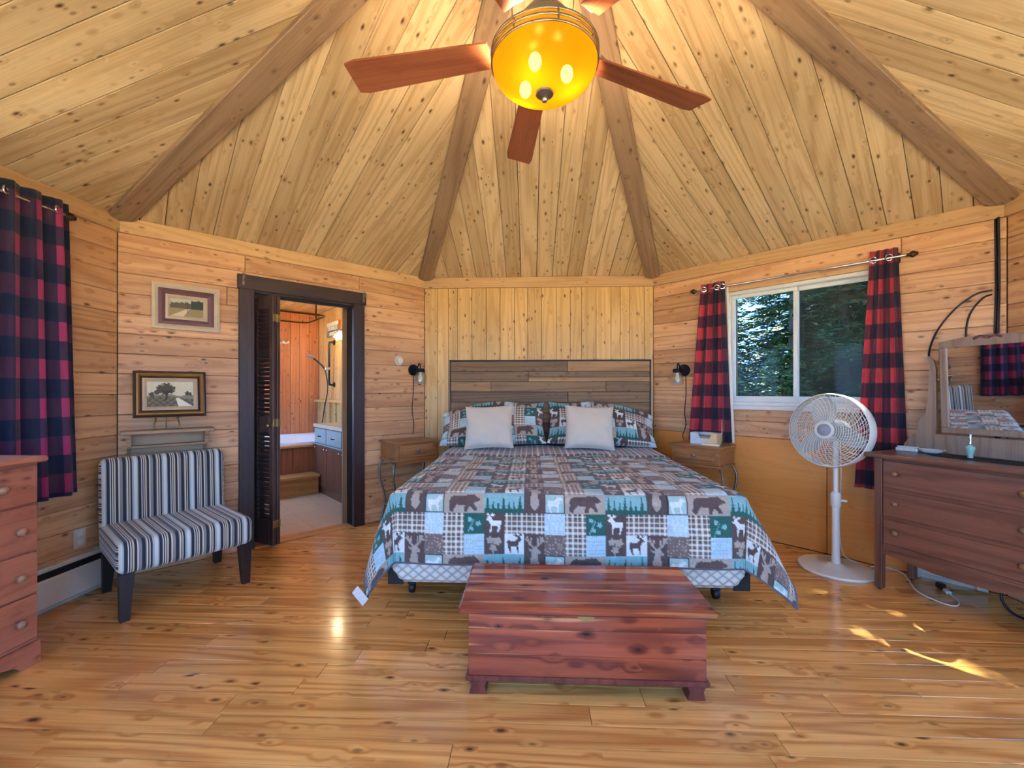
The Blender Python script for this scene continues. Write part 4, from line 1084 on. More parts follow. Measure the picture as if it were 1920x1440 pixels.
def canvas(kind, w_, h_, parent, M, nx=110, ny=64):
    u = np.linspace(0, 1, nx); v = np.linspace(0, 1, ny); U, V = np.meshgrid(u, v, indexing='ij'); r = np.random.RandomState(5)
    n = lambda f, s_: (np.sin(U*f+s_)*np.sin(V*f*.8+s_*2)+np.sin(U*f*2.3+V*f*1.7+s_*3)*.6)/1.6
    c = np.zeros((nx, ny, 3))
    if kind == 0:
        c[:] = lin('c9c4ae'); c[:] -= (V[..., None]-.6)*.10
        tr = (V < .80+.08*n(17, 1)-.12*np.abs(U-.45)) & (V > .40); c[tr] = lin('5a5038')
        dk = (U > .62) & (V > .40) & (V < .95+.06*n(25, 2)-.3*np.maximum(0, .75-U)); c[dk] = lin('34402e')
        gd = V < .45; c[gd] = lin('9c8a5c'); pt = gd & (np.abs(U-(.55-.75*(.45-V))) < .05+.30*(.45-V)); c[pt] = lin('d8c4a0')
        c[(np.abs(U-.53) < .010) & (V > .18) & (V < .88)] = lin('2c2418')
    else:
        c[:] = lin('d8d0b4')
        hl = (V < .46+.05*n(9, 1)) & (V > .3); c[hl] = lin('8a8268')
        gd = V < .36+.06*np.sin(U*5); c[gd] = lin('5c5440'); c[gd & (n(40, 3) > .2)] = lin('86795a')
        rv = (V < .34) & (np.abs(U-(.66+.55*(.30-V))) < .04+.38*(.32-V).clip(0)); c[rv] = lin('ece4cc')
        for cx_, cy_, rr in ((.30, .72, .15), (.42, .80, .15), (.50, .66, .13), (.36, .60, .14), (.22, .58, .10), (.55, .74, .09), (.10, .48, .10), (.86, .52, .08), (.92, .50, .07)):
            c[np.hypot((U-cx_), (V-cy_)*.62) < rr*(.62+.30*n(55, cx_*9))] = lin('4a4630')
        for a, b_ in (((.40, .28), (.42, .62)), ((.42, .45), (.32, .66)), ((.42, .50), (.52, .68))): c[seg(U, V, a, b_, .018)] = lin('362c20')
    c *= (.9+.2*r.rand(nx, ny, 1))
    return raw('canvas', np.stack([U*w_-w_/2, 0*U, V*h_-h_/2], -1).reshape(-1, 3), grid_faces(nx, ny), M_CANVAS, parent, M, uv=np.stack([U, V], -1).reshape(-1, 2), col=c.clip(0, 1).reshape(-1, 3))
def ring(parent, name, W0, H0, W1, H1, y0, y1, mat, prof=None):
    """mitred frame between an outer rectangle at depth y0 and an inner one at y1"""
    m = MB(); v = []
    for w_, h_, y in ((W0, H0, .0), (W0, H0, y0), ((W0+W1)/2, (H0+H1)/2, min(y0, y1)-.004), (W1, H1, y1), (W1, H1, 0)):
        v += [(-w_/2, y, -h_/2), (w_/2, y, -h_/2), (w_/2, y, h_/2), (-w_/2, y, h_/2)]
    f = []
    for k in range(4):
        for i in range(4): f.append((k*4+i, k*4+(i+1) % 4, (k+1)*4+(i+1) % 4, (k+1)*4+i))
    return raw(name, v, f, mat, parent, smooth=0)
M_FR1 = plain('cream_frame', lin('c8b698'), .5, noise=.15, nscale=18); M_FR2 = plain('mauve_frame', lin('6e4a50'), .5); M_GOLD = plain('gold_frame', lin('b08a48'), .35, .6, noise=.15); M_FR3 = plain('dark_brown_frame', lin('4a2e22'), .4); M_LIN2 = plain('linen_mat', lin('b8a488'), .8, noise=.1, nscale=120)
p1 = thing('framed_picture', 'cream and mauve framed landscape with a path on the wall above the easel painting', 'picture', WB @ T(.372, -.003, 1.862))
ring(p1, 'outer_frame', .395, .325, .325, .255, -.024, -.020, M_FR1); ring(p1, 'mauve_band', .325, .255, .245, .175, -.018, -.012, M_FR2); ring(p1, 'inner_frame', .245, .175, .195, .125, -.016, -.010, M_FR1)
canvas(0, .196, .126, p1, T(0, -.008, 0))
tl = math.radians(-9)
p2 = thing('framed_picture', 'gold framed painting of a tree by a river leaning on a little easel', 'picture', WB @ T(.275, -.075, 1.235) @ RX(tl))
ring(p2, 'outer_frame', .400, .320, .365, .285, -.020, -.026, M_FR3); ring(p2, 'gold_frame', .365, .285, .330, .250, -.026, -.018, M_GOLD); ring(p2, 'dark_band', .330, .250, .305, .225, -.016, -.014, M_FR3); ring(p2, 'linen_mat', .305, .225, .255, .175, -.012, -.010, M_LIN2)
canvas(1, .256, .176, p2, T(0, -.008, 0))
es = thing('picture_easel', 'small brass easel standing on the wall shelf', 'easel', WB @ T(.252, -.085, .992))
for x in (-.066, .066):
    MB().tube(spline([(x*1.05, -.045, .003), (x, -.03, .05), (x*.9, -.012, .072), (x*.75, .02, .22)], 5), .0048, 8).ball((x*1.05, -.045, .006), .006).ball((x*.93, -.022, .076), .007).build('leg', M_BRASS, es, smooth=60)
MB().tube([(-.062, -.026, .058), (.062, -.026, .058)], .003, 6).tube([(0, .02, .21), (0, .055, .003)], .003, 6).build('brace', M_BRASS, es)
wsf = thing('wall_shelf', 'bracketed wooden wall shelf above the striped chair', 'shelf', WB @ T(.012, -.001, .955))
MB().box(0, .512, -.145, 0, .012, .036, c=.005).build('top_board', M_SHELF, wsf)
MB().box(.04, .472, -.018, 0, -.14, .012).build('back_board', M_SHELF, wsf)
MB().box(.05, .462, -.085, -.018, -.085, -.068, c=.003).build('lower_rail', M_SHELF, wsf)
br = [(0, .012), (-.12, .012), (-.115, -.012), (-.095, -.02), (-.09, -.05), (-.10, -.07), (-.085, -.09), (-.05, -.10), (-.03, -.125), (0, -.13)]
for x in (.035, .457): MB().prism(br, 0, .020, frame(Vector((x, 0, 0)), Vector((0, 1, 0)), Vector((0, 0, 1)), Vector((1, 0, 0)))).build('bracket', M_SHELF, wsf)

# ---- jar sconces
def sconce(wall, u, z, label, side, cord):
    s_ = thing('wall_sconce', label, 'wall lamp', wall @ T(u, -.001, z), 'glass jar sconces')
    MB().lathe([(.058, 0), (.058, .010), (.050, .018), (.0, .020)], 26).build('back_plate', M_BLACK, s_, RX(PI/2), smooth=40)
    MB().tube(spline([(0, -.015, .005), (0, -.06, .008), (0, -.095, .035), (0, -.118, .062), (0, -.14, .04), (0, -.14, -.005)], 6), .006, 8).build('arm', M_BLACK, s_, smooth=60)
    MB().lathe([(.0, .012), (.036, .010), (.042, .0), (.042, -.022), (.038, -.026)], 22).build('cap', M_BLACK, s_, T(0, -.14, 0), smooth=40)
    MB().lathe([(.036, -.024), (.036, -.034), (.054, -.055), (.056, -.13), (.050, -.142), (.046, -.142), (.0, -.136), (.0, -.134), (.049, -.128), (.049, -.057), (.033, -.034)], 24, cap=False).build('glass_jar', M_JAR, s_, T(0, -.14, 0), smooth=60)
    MB().lathe([(.013, -.02), (.013, -.045), (.022, -.07), (.026, -.09), (.018, -.11), (.0, -.117)], 16).build('bulb', plain('clear_bulb', lin('e8e0c8'), .15), s_, T(0, -.14, 0), smooth=60)
    MB().tube(spline(cord, 8), .0035, 6).build('cord', M_BLKP, s_, smooth=60)
sconce(WB, 2.225, 1.47, 'black sconce with a glass jar near the bathroom door side of the bed', 1, [(0, -.006, -.05), (.0, -.006, -.20), (-.015, -.006, -.40), (.002, -.008, -.55), (-.01, -.01, -.66)])
sconce(WR, .325, 1.455, 'black sconce with a glass jar beside the plaid curtain', 1, [(0.02, -.006, -.05), (.02, -.006, -.25), (.005, -.006, -.40), (.02, -.008, -.52), (.0, -.03, -.62), (.02, -.05, -.66)])

# ---- nightstands
def nightstand(wall, u, label):
    t = thing('nightstand', label, 'nightstand', wall @ T(u, -.02, 0), 'small drawer nightstands')
    W2, DP = .21, .31
    MB().box(-W2, W2, -DP, 0, .62, .765, c=.004).build('case', M_STAND, t)
    MB().box(-W2-.02, W2+.02, -DP-.022, .005, .765, .785, c=.006).build('top', M_STAND, t)
    MB().box(-W2-.014, W2+.014, -DP-.014, .003, .602, .622, c=.005).build('base_moulding', M_STAND, t)
    sk = [(-W2, .602), (-W2, .56), (-W2+.05, .575), (-W2+.10, .585), (0, .572), (W2-.10, .585), (W2-.05, .575), (W2, .56), (W2, .602)]
    MB().prism(sk[::-1], 0, .012, frame(Vector((0, -DP+.004, 0)), Vector((1, 0, 0)), Vector((0, 0, 1)), Vector((0, -1, 0)))).build('apron', M_STAND, t)
    dw = MB().box(-W2+.035, W2-.035, -DP-.012, -DP, .638, .750, c=.004).box(-W2+.06, W2-.06, -DP-.018, -DP-.010, .660, .728, c=.005).build('drawer', M_STAND, t)
    MB().lathe([(.011, 0), (.007, .010), (.013, .016), (.0, .022)], 12, T(0, -DP-.016, .70) @ RX(PI/2)).tube([(.022*math.cos(a*PI/8), -DP-.03, .685+.022*math.sin(a*PI/8)) for a in range(16)], .003, 6, closed=True).build('ring_pull', M_PEWTER, dw, smooth=60)
    for sx in (-1, 1):
        for y0, sy in ((-DP+.03, -1), (-.03, 1)):
            k = .30 if sy < 0 else .05
            P = [(sx*(W2-.05), y0, .604), (sx*(W2+.005), y0+sy*.02*k*3, .585), (sx*(W2+.030), y0+sy*.045*k*3, .52), (sx*(W2+.020), y0+sy*.03*k*3, .42), (sx*(W2-.012), y0, .30), (sx*(W2-.02), y0, .18), (sx*(W2+.0), y0+sy*.01, .06), (sx*(W2+.02), y0+sy*.02*k*3, .008)]
            MB().tube(spline(P, 6), .0095, 8).build('leg', M_PEWTER, t, smooth=60)
    MB().tube([(-W2+.01, -DP/2, .20), (W2-.01, -DP/2, .20)], .006, 6).tube([(-W2+.012, -DP+.03, .20), (-W2+.012, -.03, .20)], .006, 6).tube([(W2-.012, -DP+.03, .20), (W2-.012, -.03, .20)], .006, 6).build('stretcher', M_PEWTER, t)
    return t
nightstand(WB, 2.075, 'wooden nightstand with curved metal legs below the white dial')
nightstand(WR, .575, 'wooden nightstand with curved metal legs holding a tissue box')
tb = thing('tissue_box', 'white and orange patterned tissue box on the right nightstand', 'tissue box', WR @ T(.60, -.165, .786) @ RZ(.06))
b = NB('tissue_print'); tc = b.n('TexCoord'); sp = b.n('SeparateXYZ', Vector=tc.outputs['Object'])
vo = b.n('TexVoronoi', Vector=b.vmath('MULTIPLY', tc.outputs['Object'], (55, 55, 55)))
basec = b.mix(b.smooth(sp.outputs[0], -.02, .05), lin('d6e0e2'), lin('e8cfa0')); spot = b.mix(b.smooth(sp.outputs[0], -.02, .05), lin('3c6c84'), lin('d07a28'))
M_TISS = b.done(b.bsdf(b.mix(b.math('LESS_THAN', vo.outputs[0], .30), basec, spot), .6))
m = MB().box(-.115, .115, -.055, .055, 0, .012)
m.prism([(-.115, .012), (.115, .012), (.115, .10), (.07, .10), (.05, .052), (-.03, .052), (-.05, .10), (-.115, .10)], 0, .004, frame(Vector((0, -.051, 0)), Vector((1, 0, 0)), Vector((0, 0, 1)), Vector((0, -1, 0))))
m.box(-.115, .115, .051, .055, .012, .10).box(-.115, -.111, -.051, .051, .012, .10).box(.111, .115, -.051, .051, .012, .10).box(-.111, -.05, -.051, .051, .097, .10).box(.07, .111, -.051, .051, .097, .10)
m.build('carton', M_TISS, tb)
softbox('tissue_pack', (-.105, .105, -.045, .045, .013, .072), .012, M_GREYP if False else plain('tissue_grey', lin('9a9284'), .9), tb)
nb_ = thing('remote_control', 'small cream remote lying in front of the tissue box', 'remote', WR @ T(.69, -.275, .786) @ RZ(.08))
softbox('casing', (-.07, .07, -.022, .022, 0, .016), .006, plain('cream_yellow', lin('e6dcae'), .4), nb_)
for k in range(5): MB().lathe([(.005, 0), (.004, .002), (0, .002)], 10).build('button', M_GREYP, nb_, T(-.05+.02*k, 0, .016))

# ================================================================== PEDESTAL FAN
FX, FY = 2.08, 1.54
pf = thing('pedestal_fan', 'white pedestal fan with a round grille beside the window', 'fan', T(FX, FY, 0))
MB().lathe([(.0, 0), (.222, 0), (.228, .008), (.222, .020), (.06, .030), (.035, .045), (.0, .045)], 48).build('base', M_FANW, pf, smooth=35)
MB().lathe([(.030, .03), (.027, .06), (.024, .12), (.024, .46)], 20).build('lower_pole', M_FANW, pf, smooth=35)
MB().lathe([(.026, .44), (.032, .45), (.032, .53), (.024, .545), (.018, .55)], 20).tube([(.02, -.02, .49), (.045, -.045, .49)], .008, 8).build('height_collar', M_FANW, pf, smooth=35)
MB().lathe([(.016, .54), (.016, .97)], 16).build('upper_pole', M_FANW, pf, smooth=35)
head = part('fan_head', pf, T(-.075, -.045, .985) @ RZ(math.radians(-150)) @ RY(math.radians(-4)))   # local x = the way it blows
RG = .252
MB().lathe([(.0, -.17), (.05, -.165), (.075, -.13), (.08, -.06), (.06, -.04), (.0, -.035)], 22).build('motor_housing', M_FANW, head, RY(PI/2), smooth=40)
m = MB().lathe([(RG-.004, -.055), (RG, -.055), (RG+.004, -.03), (RG+.004, .02), (RG, .032), (RG-.004, .032), (RG-.001, .0), (RG-.004, -.055)], 64, cap=False); m.build('rim_band', M_FANW, head, RY(PI/2), smooth=35)
def grille(front):
    m = MB(); prof = lambda r: (.032+.038*(1-(r/RG)**2)) if front else (-.055-.055*(1-(r/RG)**2))
    nr_ = 15 if front else 8
    for k in range(nr_):
        r = .062+(RG-.066)*k/(nr_-1); P = [(prof(r), r*math.cos(2*PI*i/56), r*math.sin(2*PI*i/56)) for i in range(56)]
        m.tube(P,   .0015 if front else .0012, 4, closed=True)
    for k in range(44 if front else 20):
        a0 = 2*PI*k/(44 if front else 20); P = []
        for i in range(7):
            r = .05+(RG-.05)*i/6; a = a0+.55*(i/6)**1.3; P.append((prof(r), r*math.cos(a), r*math.sin(a)))
        m.tube(P, .0016, 4)
    return m
grille(True).build('front_grille', M_FANW, head); grille(False).build('rear_grille', M_FANW, head)
MB().lathe([(.0, .084), (.030, .083), (.040, .076), (.042, .066), (.0, .064)], 24).build('hub_badge', M_GREYP, head, RY(PI/2), smooth=40)
MB().lathe([(.042, .066), (.058, .068), (.062, .062), (.058, .056), (.042, .056)], 28, cap=False).build('hub_ring', M_FANW, head, RY(PI/2), smooth=40)
MB().lathe([(.045, -.03), (.045, .02), (.03, .035), (0, .038)], 20).build('blade_hub', M_GREYP, head, RY(PI/2), smooth=40)
M_BLD = plain('fan_blade_grey', lin('b4b6ae'), .4)
bl0 = None
for k in range(3):
    Mb = RX(2*PI*k/3+.35)
    if bl0 is None:
        n1, n2 = 10, 8; v = []
        for i in range(n1):
            t = i/(n1-1); r = .04+(RG-.065)*t; wd = .045+.085*math.sin(PI*min(1, t*.85+.08))
            for j in range(n2):
                s_ = j/(n2-1)-.5; v.append((.012*math.cos(t*2)-s_*.07*(1-.35*t)+.01*(s_*2)**2, s_*wd+.03*t, r))
        nf = len(v); v += [(p[0]-.003, p[1], p[2]) for p in v]
        f = []
        for i in range(n1-1):
            for j in range(n2-1): a = i*n2+j; f += [(a, a+n2, a+n2+1, a+1), (nf+a, nf+a+1, nf+a+n2+1, nf+a+n2)]
        bl0 = raw('blade', v, f, M_BLD, head, Mb, smooth=180)
    else: dup(bl0, head, Mb)
MB().tube(spline([(.03, .0, .93), (.05, .02, .7), (.055, .03, .5), (.06, .05, .25), (.13, .10, .06), (.24, .10, .006)], 8), .0035, 6).build('cord', M_FANW, pf, smooth=60)

# ================================================================== DRESSER WITH MIRROR
dd = math.atan2(-.9165, .40)
MD = T(2.136, 1.25, 0) @ RZ(dd)
ds = thing('brown_dresser', 'brown wooden dresser with a swing mirror in the right corner', 'dresser', MD)
DL, DB = .765, .345
for x in (0, DL-.03):
    MB().box(x-.012, x+.030, -.012, .030, .012, .835, c=.003).build('front_leg', M_DRESZ, ds)
    MB().box(x-.010, x+.028, DB-.010, DB+.030, .012, .835, c=.003).build('rear_leg', M_DRESZ, ds)
    for y in (.009, DB+.010): MB().lathe([(.010, 0), (.012, .004), (.010, .012)], 10).build('glide', M_BLACK, ds, T(x+.009, y, 0))
MB().box(.03, DL-.03, .012, DB+.02, .27, .835).box(-.004, .03, .03, DB-.01, .29, .835).box(DL-.03, DL+.004, .03, DB-.01, .29, .835).build('case', M_DRES, ds)
MB().box(-.055, DL+.055, -.045, DB+.045, .838, .866, c=.006).build('top', M_DRES, ds)
for z0, z1 in ((.655, .822), (.478, .632), (.300, .452)):
    dw = MB().box(.032, DL-.032, -.004, .012, z0, z1, c=.003).build('drawer', M_DRES, ds)
    for x in (.105, DL-.135 if False else .64): knob(dw, T(x, -.004, (z0+z1)/2+.01) @ RX(PI/2), plain('dresser_knob', lin('8a5a3a'), .3), 1.0)
for z0, z1 in ((.632, .655), (.452, .478)): MB().box(.03, DL-.03, .0, .012, z0, z1, c=.002).build('rail', M_DRES, ds)
ap = [(.03, .298), (.03, .232), (.12, .228), (.19, .215), (.28, .205), (.42, .205), (.56, .215), (.63, .228), (DL-.03, .232), (DL-.03, .298)]
MB().prism(ap, 0, .014, frame(Vector((0, .014, 0)), Vector((1, 0, 0)), Vector((0, 0, 1)), Vector((0, -1, 0)))).box(.03, DL-.03, -.004, .0, .27, .286, c=.002).build('apron', M_DRES, ds)
# mirror
my = .345; MC = DL/2
MB().box(.135, DL-.135, my-.012, my+.012, .867, .985, c=.003).build('mirror_base_rail', M_GREYW, ds)
hp_ = [(-.03, .867), (.135, .867), (.142, 1.10), (.140, 1.40), (.128, 1.455), (.105, 1.482), (.078, 1.476), (.088, 1.455), (.106, 1.42), (.104, 1.30), (.098, 1.17), (.085, 1.11), (.050, 1.055), (.052, 1.025), (.038, .975), (.0, .945), (-.026, .905)]
for s_ in (1, -1):
    pol = [(MC+s_*(p[0]-MC), p[1]) for p in hp_]
    MB().prism(pol if s_ > 0 else pol[::-1], -.011, .011, frame(Vector((0, my, 0)), Vector((1, 0, 0)), Vector((0, 0, 1)), Vector((0, -1, 0)))).build('harp_post', M_GREYW, ds)
mf = part('mirror', ds, T(MC, my, 1.28) @ RX(math.radians(3.0)))
mw, mh = .222, .285
f0 = .036
m = MB().box(-mw, mw, -.014, .012, -mh, -mh+f0, c=.004).box(-mw, -mw+f0, -.014, .012, -mh+f0, mh-f0, c=.004).box(mw-f0, mw, -.014, .012, -mh+f0, mh-f0, c=.004)
crest = [(-mw, mh-f0), (mw, mh-f0), (mw, mh), (mw-.05, mh+.008), (.10, mh+.020), (0, mh+.026), (-.10, mh+.020), (-mw+.05, mh+.008), (-mw, mh)]
m.prism(crest, -.012, .014, frame(Vector((0, 0, 0)), Vector((1, 0, 0)), Vector((0, 0, 1)), Vector((0, -1, 0))))
m.build('mirror_frame', M_GREYW, mf)
MB().box(-mw+f0, mw-f0, -.004, .008, -mh+f0, mh-f0).build('mirror_glass', M_MIRROR, mf)
MB().tube(spline([(-.06, -.016, mh+.004), (-.03, -.020, mh+.018), (0, -.018, mh+.006), (.03, -.020, mh+.018), (.06, -.016, mh+.004)], 6), .007, 8).ball((0, -.02, mh+.010), .010).build('crest_carving', M_DRESZ, mf, smooth=60)
for s_ in (-1, 1): MB().lathe([(.010, 0), (.012, .012), (.0, .014)], 12).build('pivot', M_BRASS, mf, T(s_*(mw), -.0, .05) @ RY(s_*PI/2))
# things on the dresser
TZ = .867
b = NB('black_lace'); tc = b.n('TexCoord'); vo = b.n('TexVoronoi', Vector=b.vmath('MULTIPLY', tc.outputs['Object'], (90, 90, 90)))
tr = b.n('BsdfTransparent').outputs[0]; df = b.bsdf(lin('14141c'), .8); ms = b.n('MixShader'); b.put(ms.inputs[0], b.math('LESS_THAN', vo.outputs[0], .55)); b.put(ms.inputs[1], tr); b.put(ms.inputs[2], df)
M_LACE = b.done(ms.outputs[0])
P = []
for k in range(120):
    a = 2*PI*k/120; sc = 1+.035*math.cos(a*24); P.append((.27*math.cos(a)*sc, .095*math.sin(a)*sc))
dl = tag(MB().prism(P, 0, .003).build('lace_doily', M_LACE, None, MD @ T(.43, .215, TZ)), 'black lace doily laid on the brown dresser', 'doily')
pb = thing('perfume_bottle', 'small teal perfume bottle with a twisted silver stopper', 'bottle', MD @ T(.345, .225, TZ+.003))
MB().lathe([(.0, 0), (.012, 0), (.014, .004), (.010, .012), (.017, .035), (.022, .056), (.020, .066), (.010, .072), (.007, .076), (.0, .076)], 18).build('flask', plain('teal_glass', lin('86b8ae'), .15), pb, smooth=50)
MB().lathe([(.006, .076), (.008, .084), (.005, .090), (.008, .098), (.005, .106), (.008, .114), (.005, .122), (.006, .132), (.0, .142)], 12).build('stopper', M_CHROME, pb, smooth=50)
gd_ = thing('glass_trinket_box', 'clear cut glass trinket box at the left end of the dresser', 'box', MD @ T(.035, .255, TZ) @ RZ(.1))
M_CUT = plain('cut_glass', lin('c4d0cc'), .12, noise=.35, nscale=120, bump=.8)
MB().box(-.055, .055, -.03, .03, 0, .022, c=.004).build('tray', M_CUT, gd_); MB().box(-.05, .05, -.026, .026, .022, .032, c=.005).build('lid', M_CUT, gd_)
gd2 = thing('glass_dish', 'shallow curved glass dish next to the trinket box', 'dish', MD @ T(.145, .270, TZ) @ RZ(.2))
MB().lathe([(.0, .002), (.03, .0), (.05, .008), (.062, .024), (.058, .025), (.045, .012), (.0, .006)], 28).build('bowl', M_CUT, gd2, Matrix.Diagonal((1, .6, 1, 1)), smooth=50)
for k in (-1, 1): MB().tube([(.055*k, 0, .018), (.068*k, 0, .026), (.056*k, .012, .022)], .003, 6).build('handle', M_CUT, gd2)

# ================================================================== CORDS
WFR = WF(-90)
cb = thing('cable_bundle', 'bundle of black cables running down the corner behind the mirror', 'cable', WR)
for dx, dy in ((0, -.012), (-.012, -.010), (.0, -.028)):
    MB().tube(spline([(2.325+dx, dy, 2.33), (2.328+dx, dy, 1.9), (2.322+dx, dy-.004, 1.5), (2.328+dx, dy, .9), (2.325+dx, dy, .30)], 6), .006, 6).build('cable', M_BLKP, cb, smooth=60)
cp = thing('mirror_cable', 'two dark cables looping from the corner down behind the mirror', 'cable', WR)
MB().tube(spline([(2.300, -.02, 1.885), (2.23, -.022, 1.87), (2.14, -.024, 1.79), (2.06, -.026, 1.66), (2.02, -.03, 1.52), (2.03, -.03, 1.40), (2.06, -.03, 1.25)], 8), .0055, 6).build('cable', M_BLKP, cp, smooth=60)
MB().tube(spline([(2.300, -.02, 1.86), (2.26, -.022, 1.84), (2.21, -.026, 1.76), (2.19, -.03, 1.66), (2.19, -.03, 1.5)], 8), .0055, 6).build('cable', M_BLKP, cp, smooth=60)
ec = thing('extension_cord', 'white extension cord with a plug lying under the dresser', 'cord', T(0, 0, 0))
MB().tube(spline([(2.345, 1.58, .006), (2.44, 1.575, .006), (2.485, 1.49, .006), (2.43, 1.37, .006), (2.345, 1.21, .006), (2.35, 1.075, .006), (2.395, 1.027, .006), (2.46, 1.07, .006), (2.50, 1.17, .010)], 10), .0045, 8).build('cable', M_FANW, ec, smooth=60)
MB().box(-.014, .014, -.03, .022, 0, .022, c=.005).build('plug', M_FANW, ec, T(2.515, 1.20, .001) @ RZ(-.4))
pc = tag(MB().box(-.02, .02, -.022, .022, 0, .036, c=.006).box(-.006, -.003, .022, .036, .016, .026).box(.003, .006, .022, .036, .016, .026).build('adapter_plug', M_BRONZE, None, T(2.535, 1.262, .001) @ RZ(-.35)), 'brown adapter plug at the end of the white cord', 'plug')
lc = tag(MB().tube(spline([(2.61, .93, .20), (2.595, .97, .10), (2.60, .93, .03), (2.62, .86, .02), (2.635, .80, .06), (2.64, .78, .18)], 8), .007, 8).build('black_cord', M_BLKP, None, None, smooth=60), 'black cord looping down under the right end of the dresser', 'cord')

# ================================================================== CEILING FAN
CFX, CFY, CRZ = -.02, .06, 2.497
cf = thing('ceiling_fan', 'five bladed ceiling fan with a lit amber glass bowl', 'ceiling fan', T(CFX, CFY, 0))
MB().lathe([(.013, CRZ+.18), (.013, 3.36)], 14).build('downrod', M_PEWTER, cf, smooth=40)
MB().lathe([(.02, 3.33), (.06, 3.36), (.075, 3.45)], 22).build('canopy', M_PEWTER, cf, smooth=40)
MB().lathe([(.0, CRZ+.07), (.07, CRZ+.07), (.105, CRZ+.09), (.11, CRZ+.15), (.08, CRZ+.19), (.025, CRZ+.20), (.0, CRZ+.20)], 30).build('motor_housing', M_PEWTER, cf, smooth=40)
b = NB('amber_glass'); tr = b.n('BsdfTransparent', Color=(1.0, .60, .15)).outputs[0]; em = b.n('Emission', Color=(1.0, .36, .004), Strength=.08).outputs[0]
tl_ = b.n('BsdfTranslucent', Color=(.022, .0068, .00008)).outputs[0]
m1 = b.n('AddShader'); b.put(m1.inputs[0], tl_); b.put(m1.inputs[1], em)
m2 = b.n('MixShader'); m2.inputs[0].default_value = .993; b.put(m2.inputs[1], tr); b.put(m2.inputs[2], m1)
M_AMBER = b.done(m2.outputs[0])
RB = .198
pr = [(RB, .046)] + [(RB*math.cos(t), -.105*math.sin(t)) for t in [k*PI/2/12 for k in range(12)]] + [(.02, -.155)]
MB().lathe([(r, CRZ+z) for r, z in pr[:-1]]+[(.004, CRZ-.105)], 48, cap=False).build('glass_bowl', M_AMBER, cf, smooth=70)
band = MB()
for z in (.046, .026, .004): band.tube([((RB+.003)*math.cos(2*PI*i/56), (RB+.003)*math.sin(2*PI*i/56), CRZ+z) for i in range(56)], .0045, 6, closed=True)
for k in range(8):
    a = 2*PI*k/8+.2; band.tube([((RB+.003)*math.cos(a), (RB+.003)*math.sin(a), CRZ+z) for z in (.046, .004)], .0035, 6)
band.build('metal_band', M_PEWTER, cf, smooth=60)
MB().lathe([(.0, CRZ-.099), (.036, CRZ-.100), (.033, CRZ-.110), (.014, CRZ-.116), (.008, CRZ-.122), (.012, CRZ-.129), (.009, CRZ-.136), (.0, CRZ-.138)], 22).build('finial', M_PEWTER, cf, smooth=50)
M_BULB = emis('warm_bulb', (1.0, .70, .42), 200.0)
for k, (bx, by) in enumerate(((-.037, -.06), (.085, .006), (-.074, .085))):
    MB().ball((bx, by, CRZ-.028), .024, sq=(1, 1, 1.35)).build('bulb', M_BULB, cf, smooth=180)
bl0 = None
for k in range(5):
    Mb = T(0, 0, CRZ+.075) @ RZ(math.radians(26.7+72*k))
    if bl0 is None:
        n1 = 14; top = []; 
        for i in range(n1):
            t = i/(n1-1); x = .215+.595*t; hw = .050+.022*t
            if t > .93: hw *= .86
            top.append((x, hw))
        v = []; 
        for z in (.004, -.004):
            for x, hw in top: v += [(x, -hw, z-hw*.22), (x, hw, z+hw*.22)]
        n = 2*n1; f = []
        for i in range(n1-1):
            a = 2*i; f += [(a, a+2, a+3, a+1), (n+a, n+a+1, n+a+3, n+a+2), (a, n+a, n+a+2, a+2), (a+1, a+3, n+a+3, n+a+1)]
        f += [(0, 1, n+1, n), (n-2, 2*n-2, 2*n-1, n-1)]
        bl0 = raw('blade', v, f, M_BLADE, cf, Mb)
        MB().prism([(.203, -.018), (.225, -.045), (.27, -.03), (.27, .03), (.225, .045), (.203, .018)], .006, .013).build('blade_iron', M_PEWTER, bl0)
    else: dup(bl0, cf, Mb)
MB().tube([(.045, .03, CRZ+.20), (.045, .03, CRZ+.08)], .003, 6).build('wire', M_BLKP, cf)

# ================================================================== SPRUCES OUTSIDE
def spruce(h, seed, zs=.25, rad=.27, dens=1.0):
    r = random.Random(seed); fol = MB(); V, F = [], []
    n = int(h*26*dens)
    for k in range(n):
        t = (k/n)**.9; z = zs+t*(h-zs-.1); L_ = (h*rad)*(1-t)**.85+.12; a = k*2.39996+r.uniform(-.3, .3); dr = r.uniform(-.18, .12)+.25*t
        d = Vector((math.cos(a), math.sin(a), 0)); sd = Vector((-math.sin(a), math.cos(a), 0))
        m = max(5, int(L_*17))
        for i in range(m):
            s_ = (i+.6)/m; p = d*(L_*s_)+Vector((0, 0, z+L_*(dr*s_-.28*s_*s_)))
            tl = (.10+.24*(1-s_)*L_*.8)*r.uniform(.7, 1.2)
            for sg_ in (-1, 1, 0):
                di = (sd*sg_*1.0+d*.75+Vector((0, 0, r.uniform(-.45, .2)))).normalized() if sg_ else (d+Vector((0, 0, r.uniform(-.1, .35)))).normalized()
                wv = di.cross(Vector((0, 0, 1))).normalized()*(.016+.020*r.random())+Vector((0, 0, r.uniform(-.02, .02)))
                b_ = len(V); e = p+di*tl; mid = p+di*tl*.45
                V += [tuple(p), tuple(mid+wv), tuple(e), tuple(mid-wv)]; F.append((b_, b_+1, b_+2, b_+3))
                for q in range(2):
                    pp = p+di*tl*r.uniform(.2, .8); d2 = (di+Vector((r.uniform(-1, 1), r.uniform(-1, 1), r.uniform(-.6, .6)))).normalized(); w2 = d2.cross(di).normalized()*.010; b_ = len(V)
                    V += [tuple(pp-w2), tuple(pp+w2), tuple(pp+d2*tl*.42)]; F.append((b_, b_+1, b_+2))
    return V, F
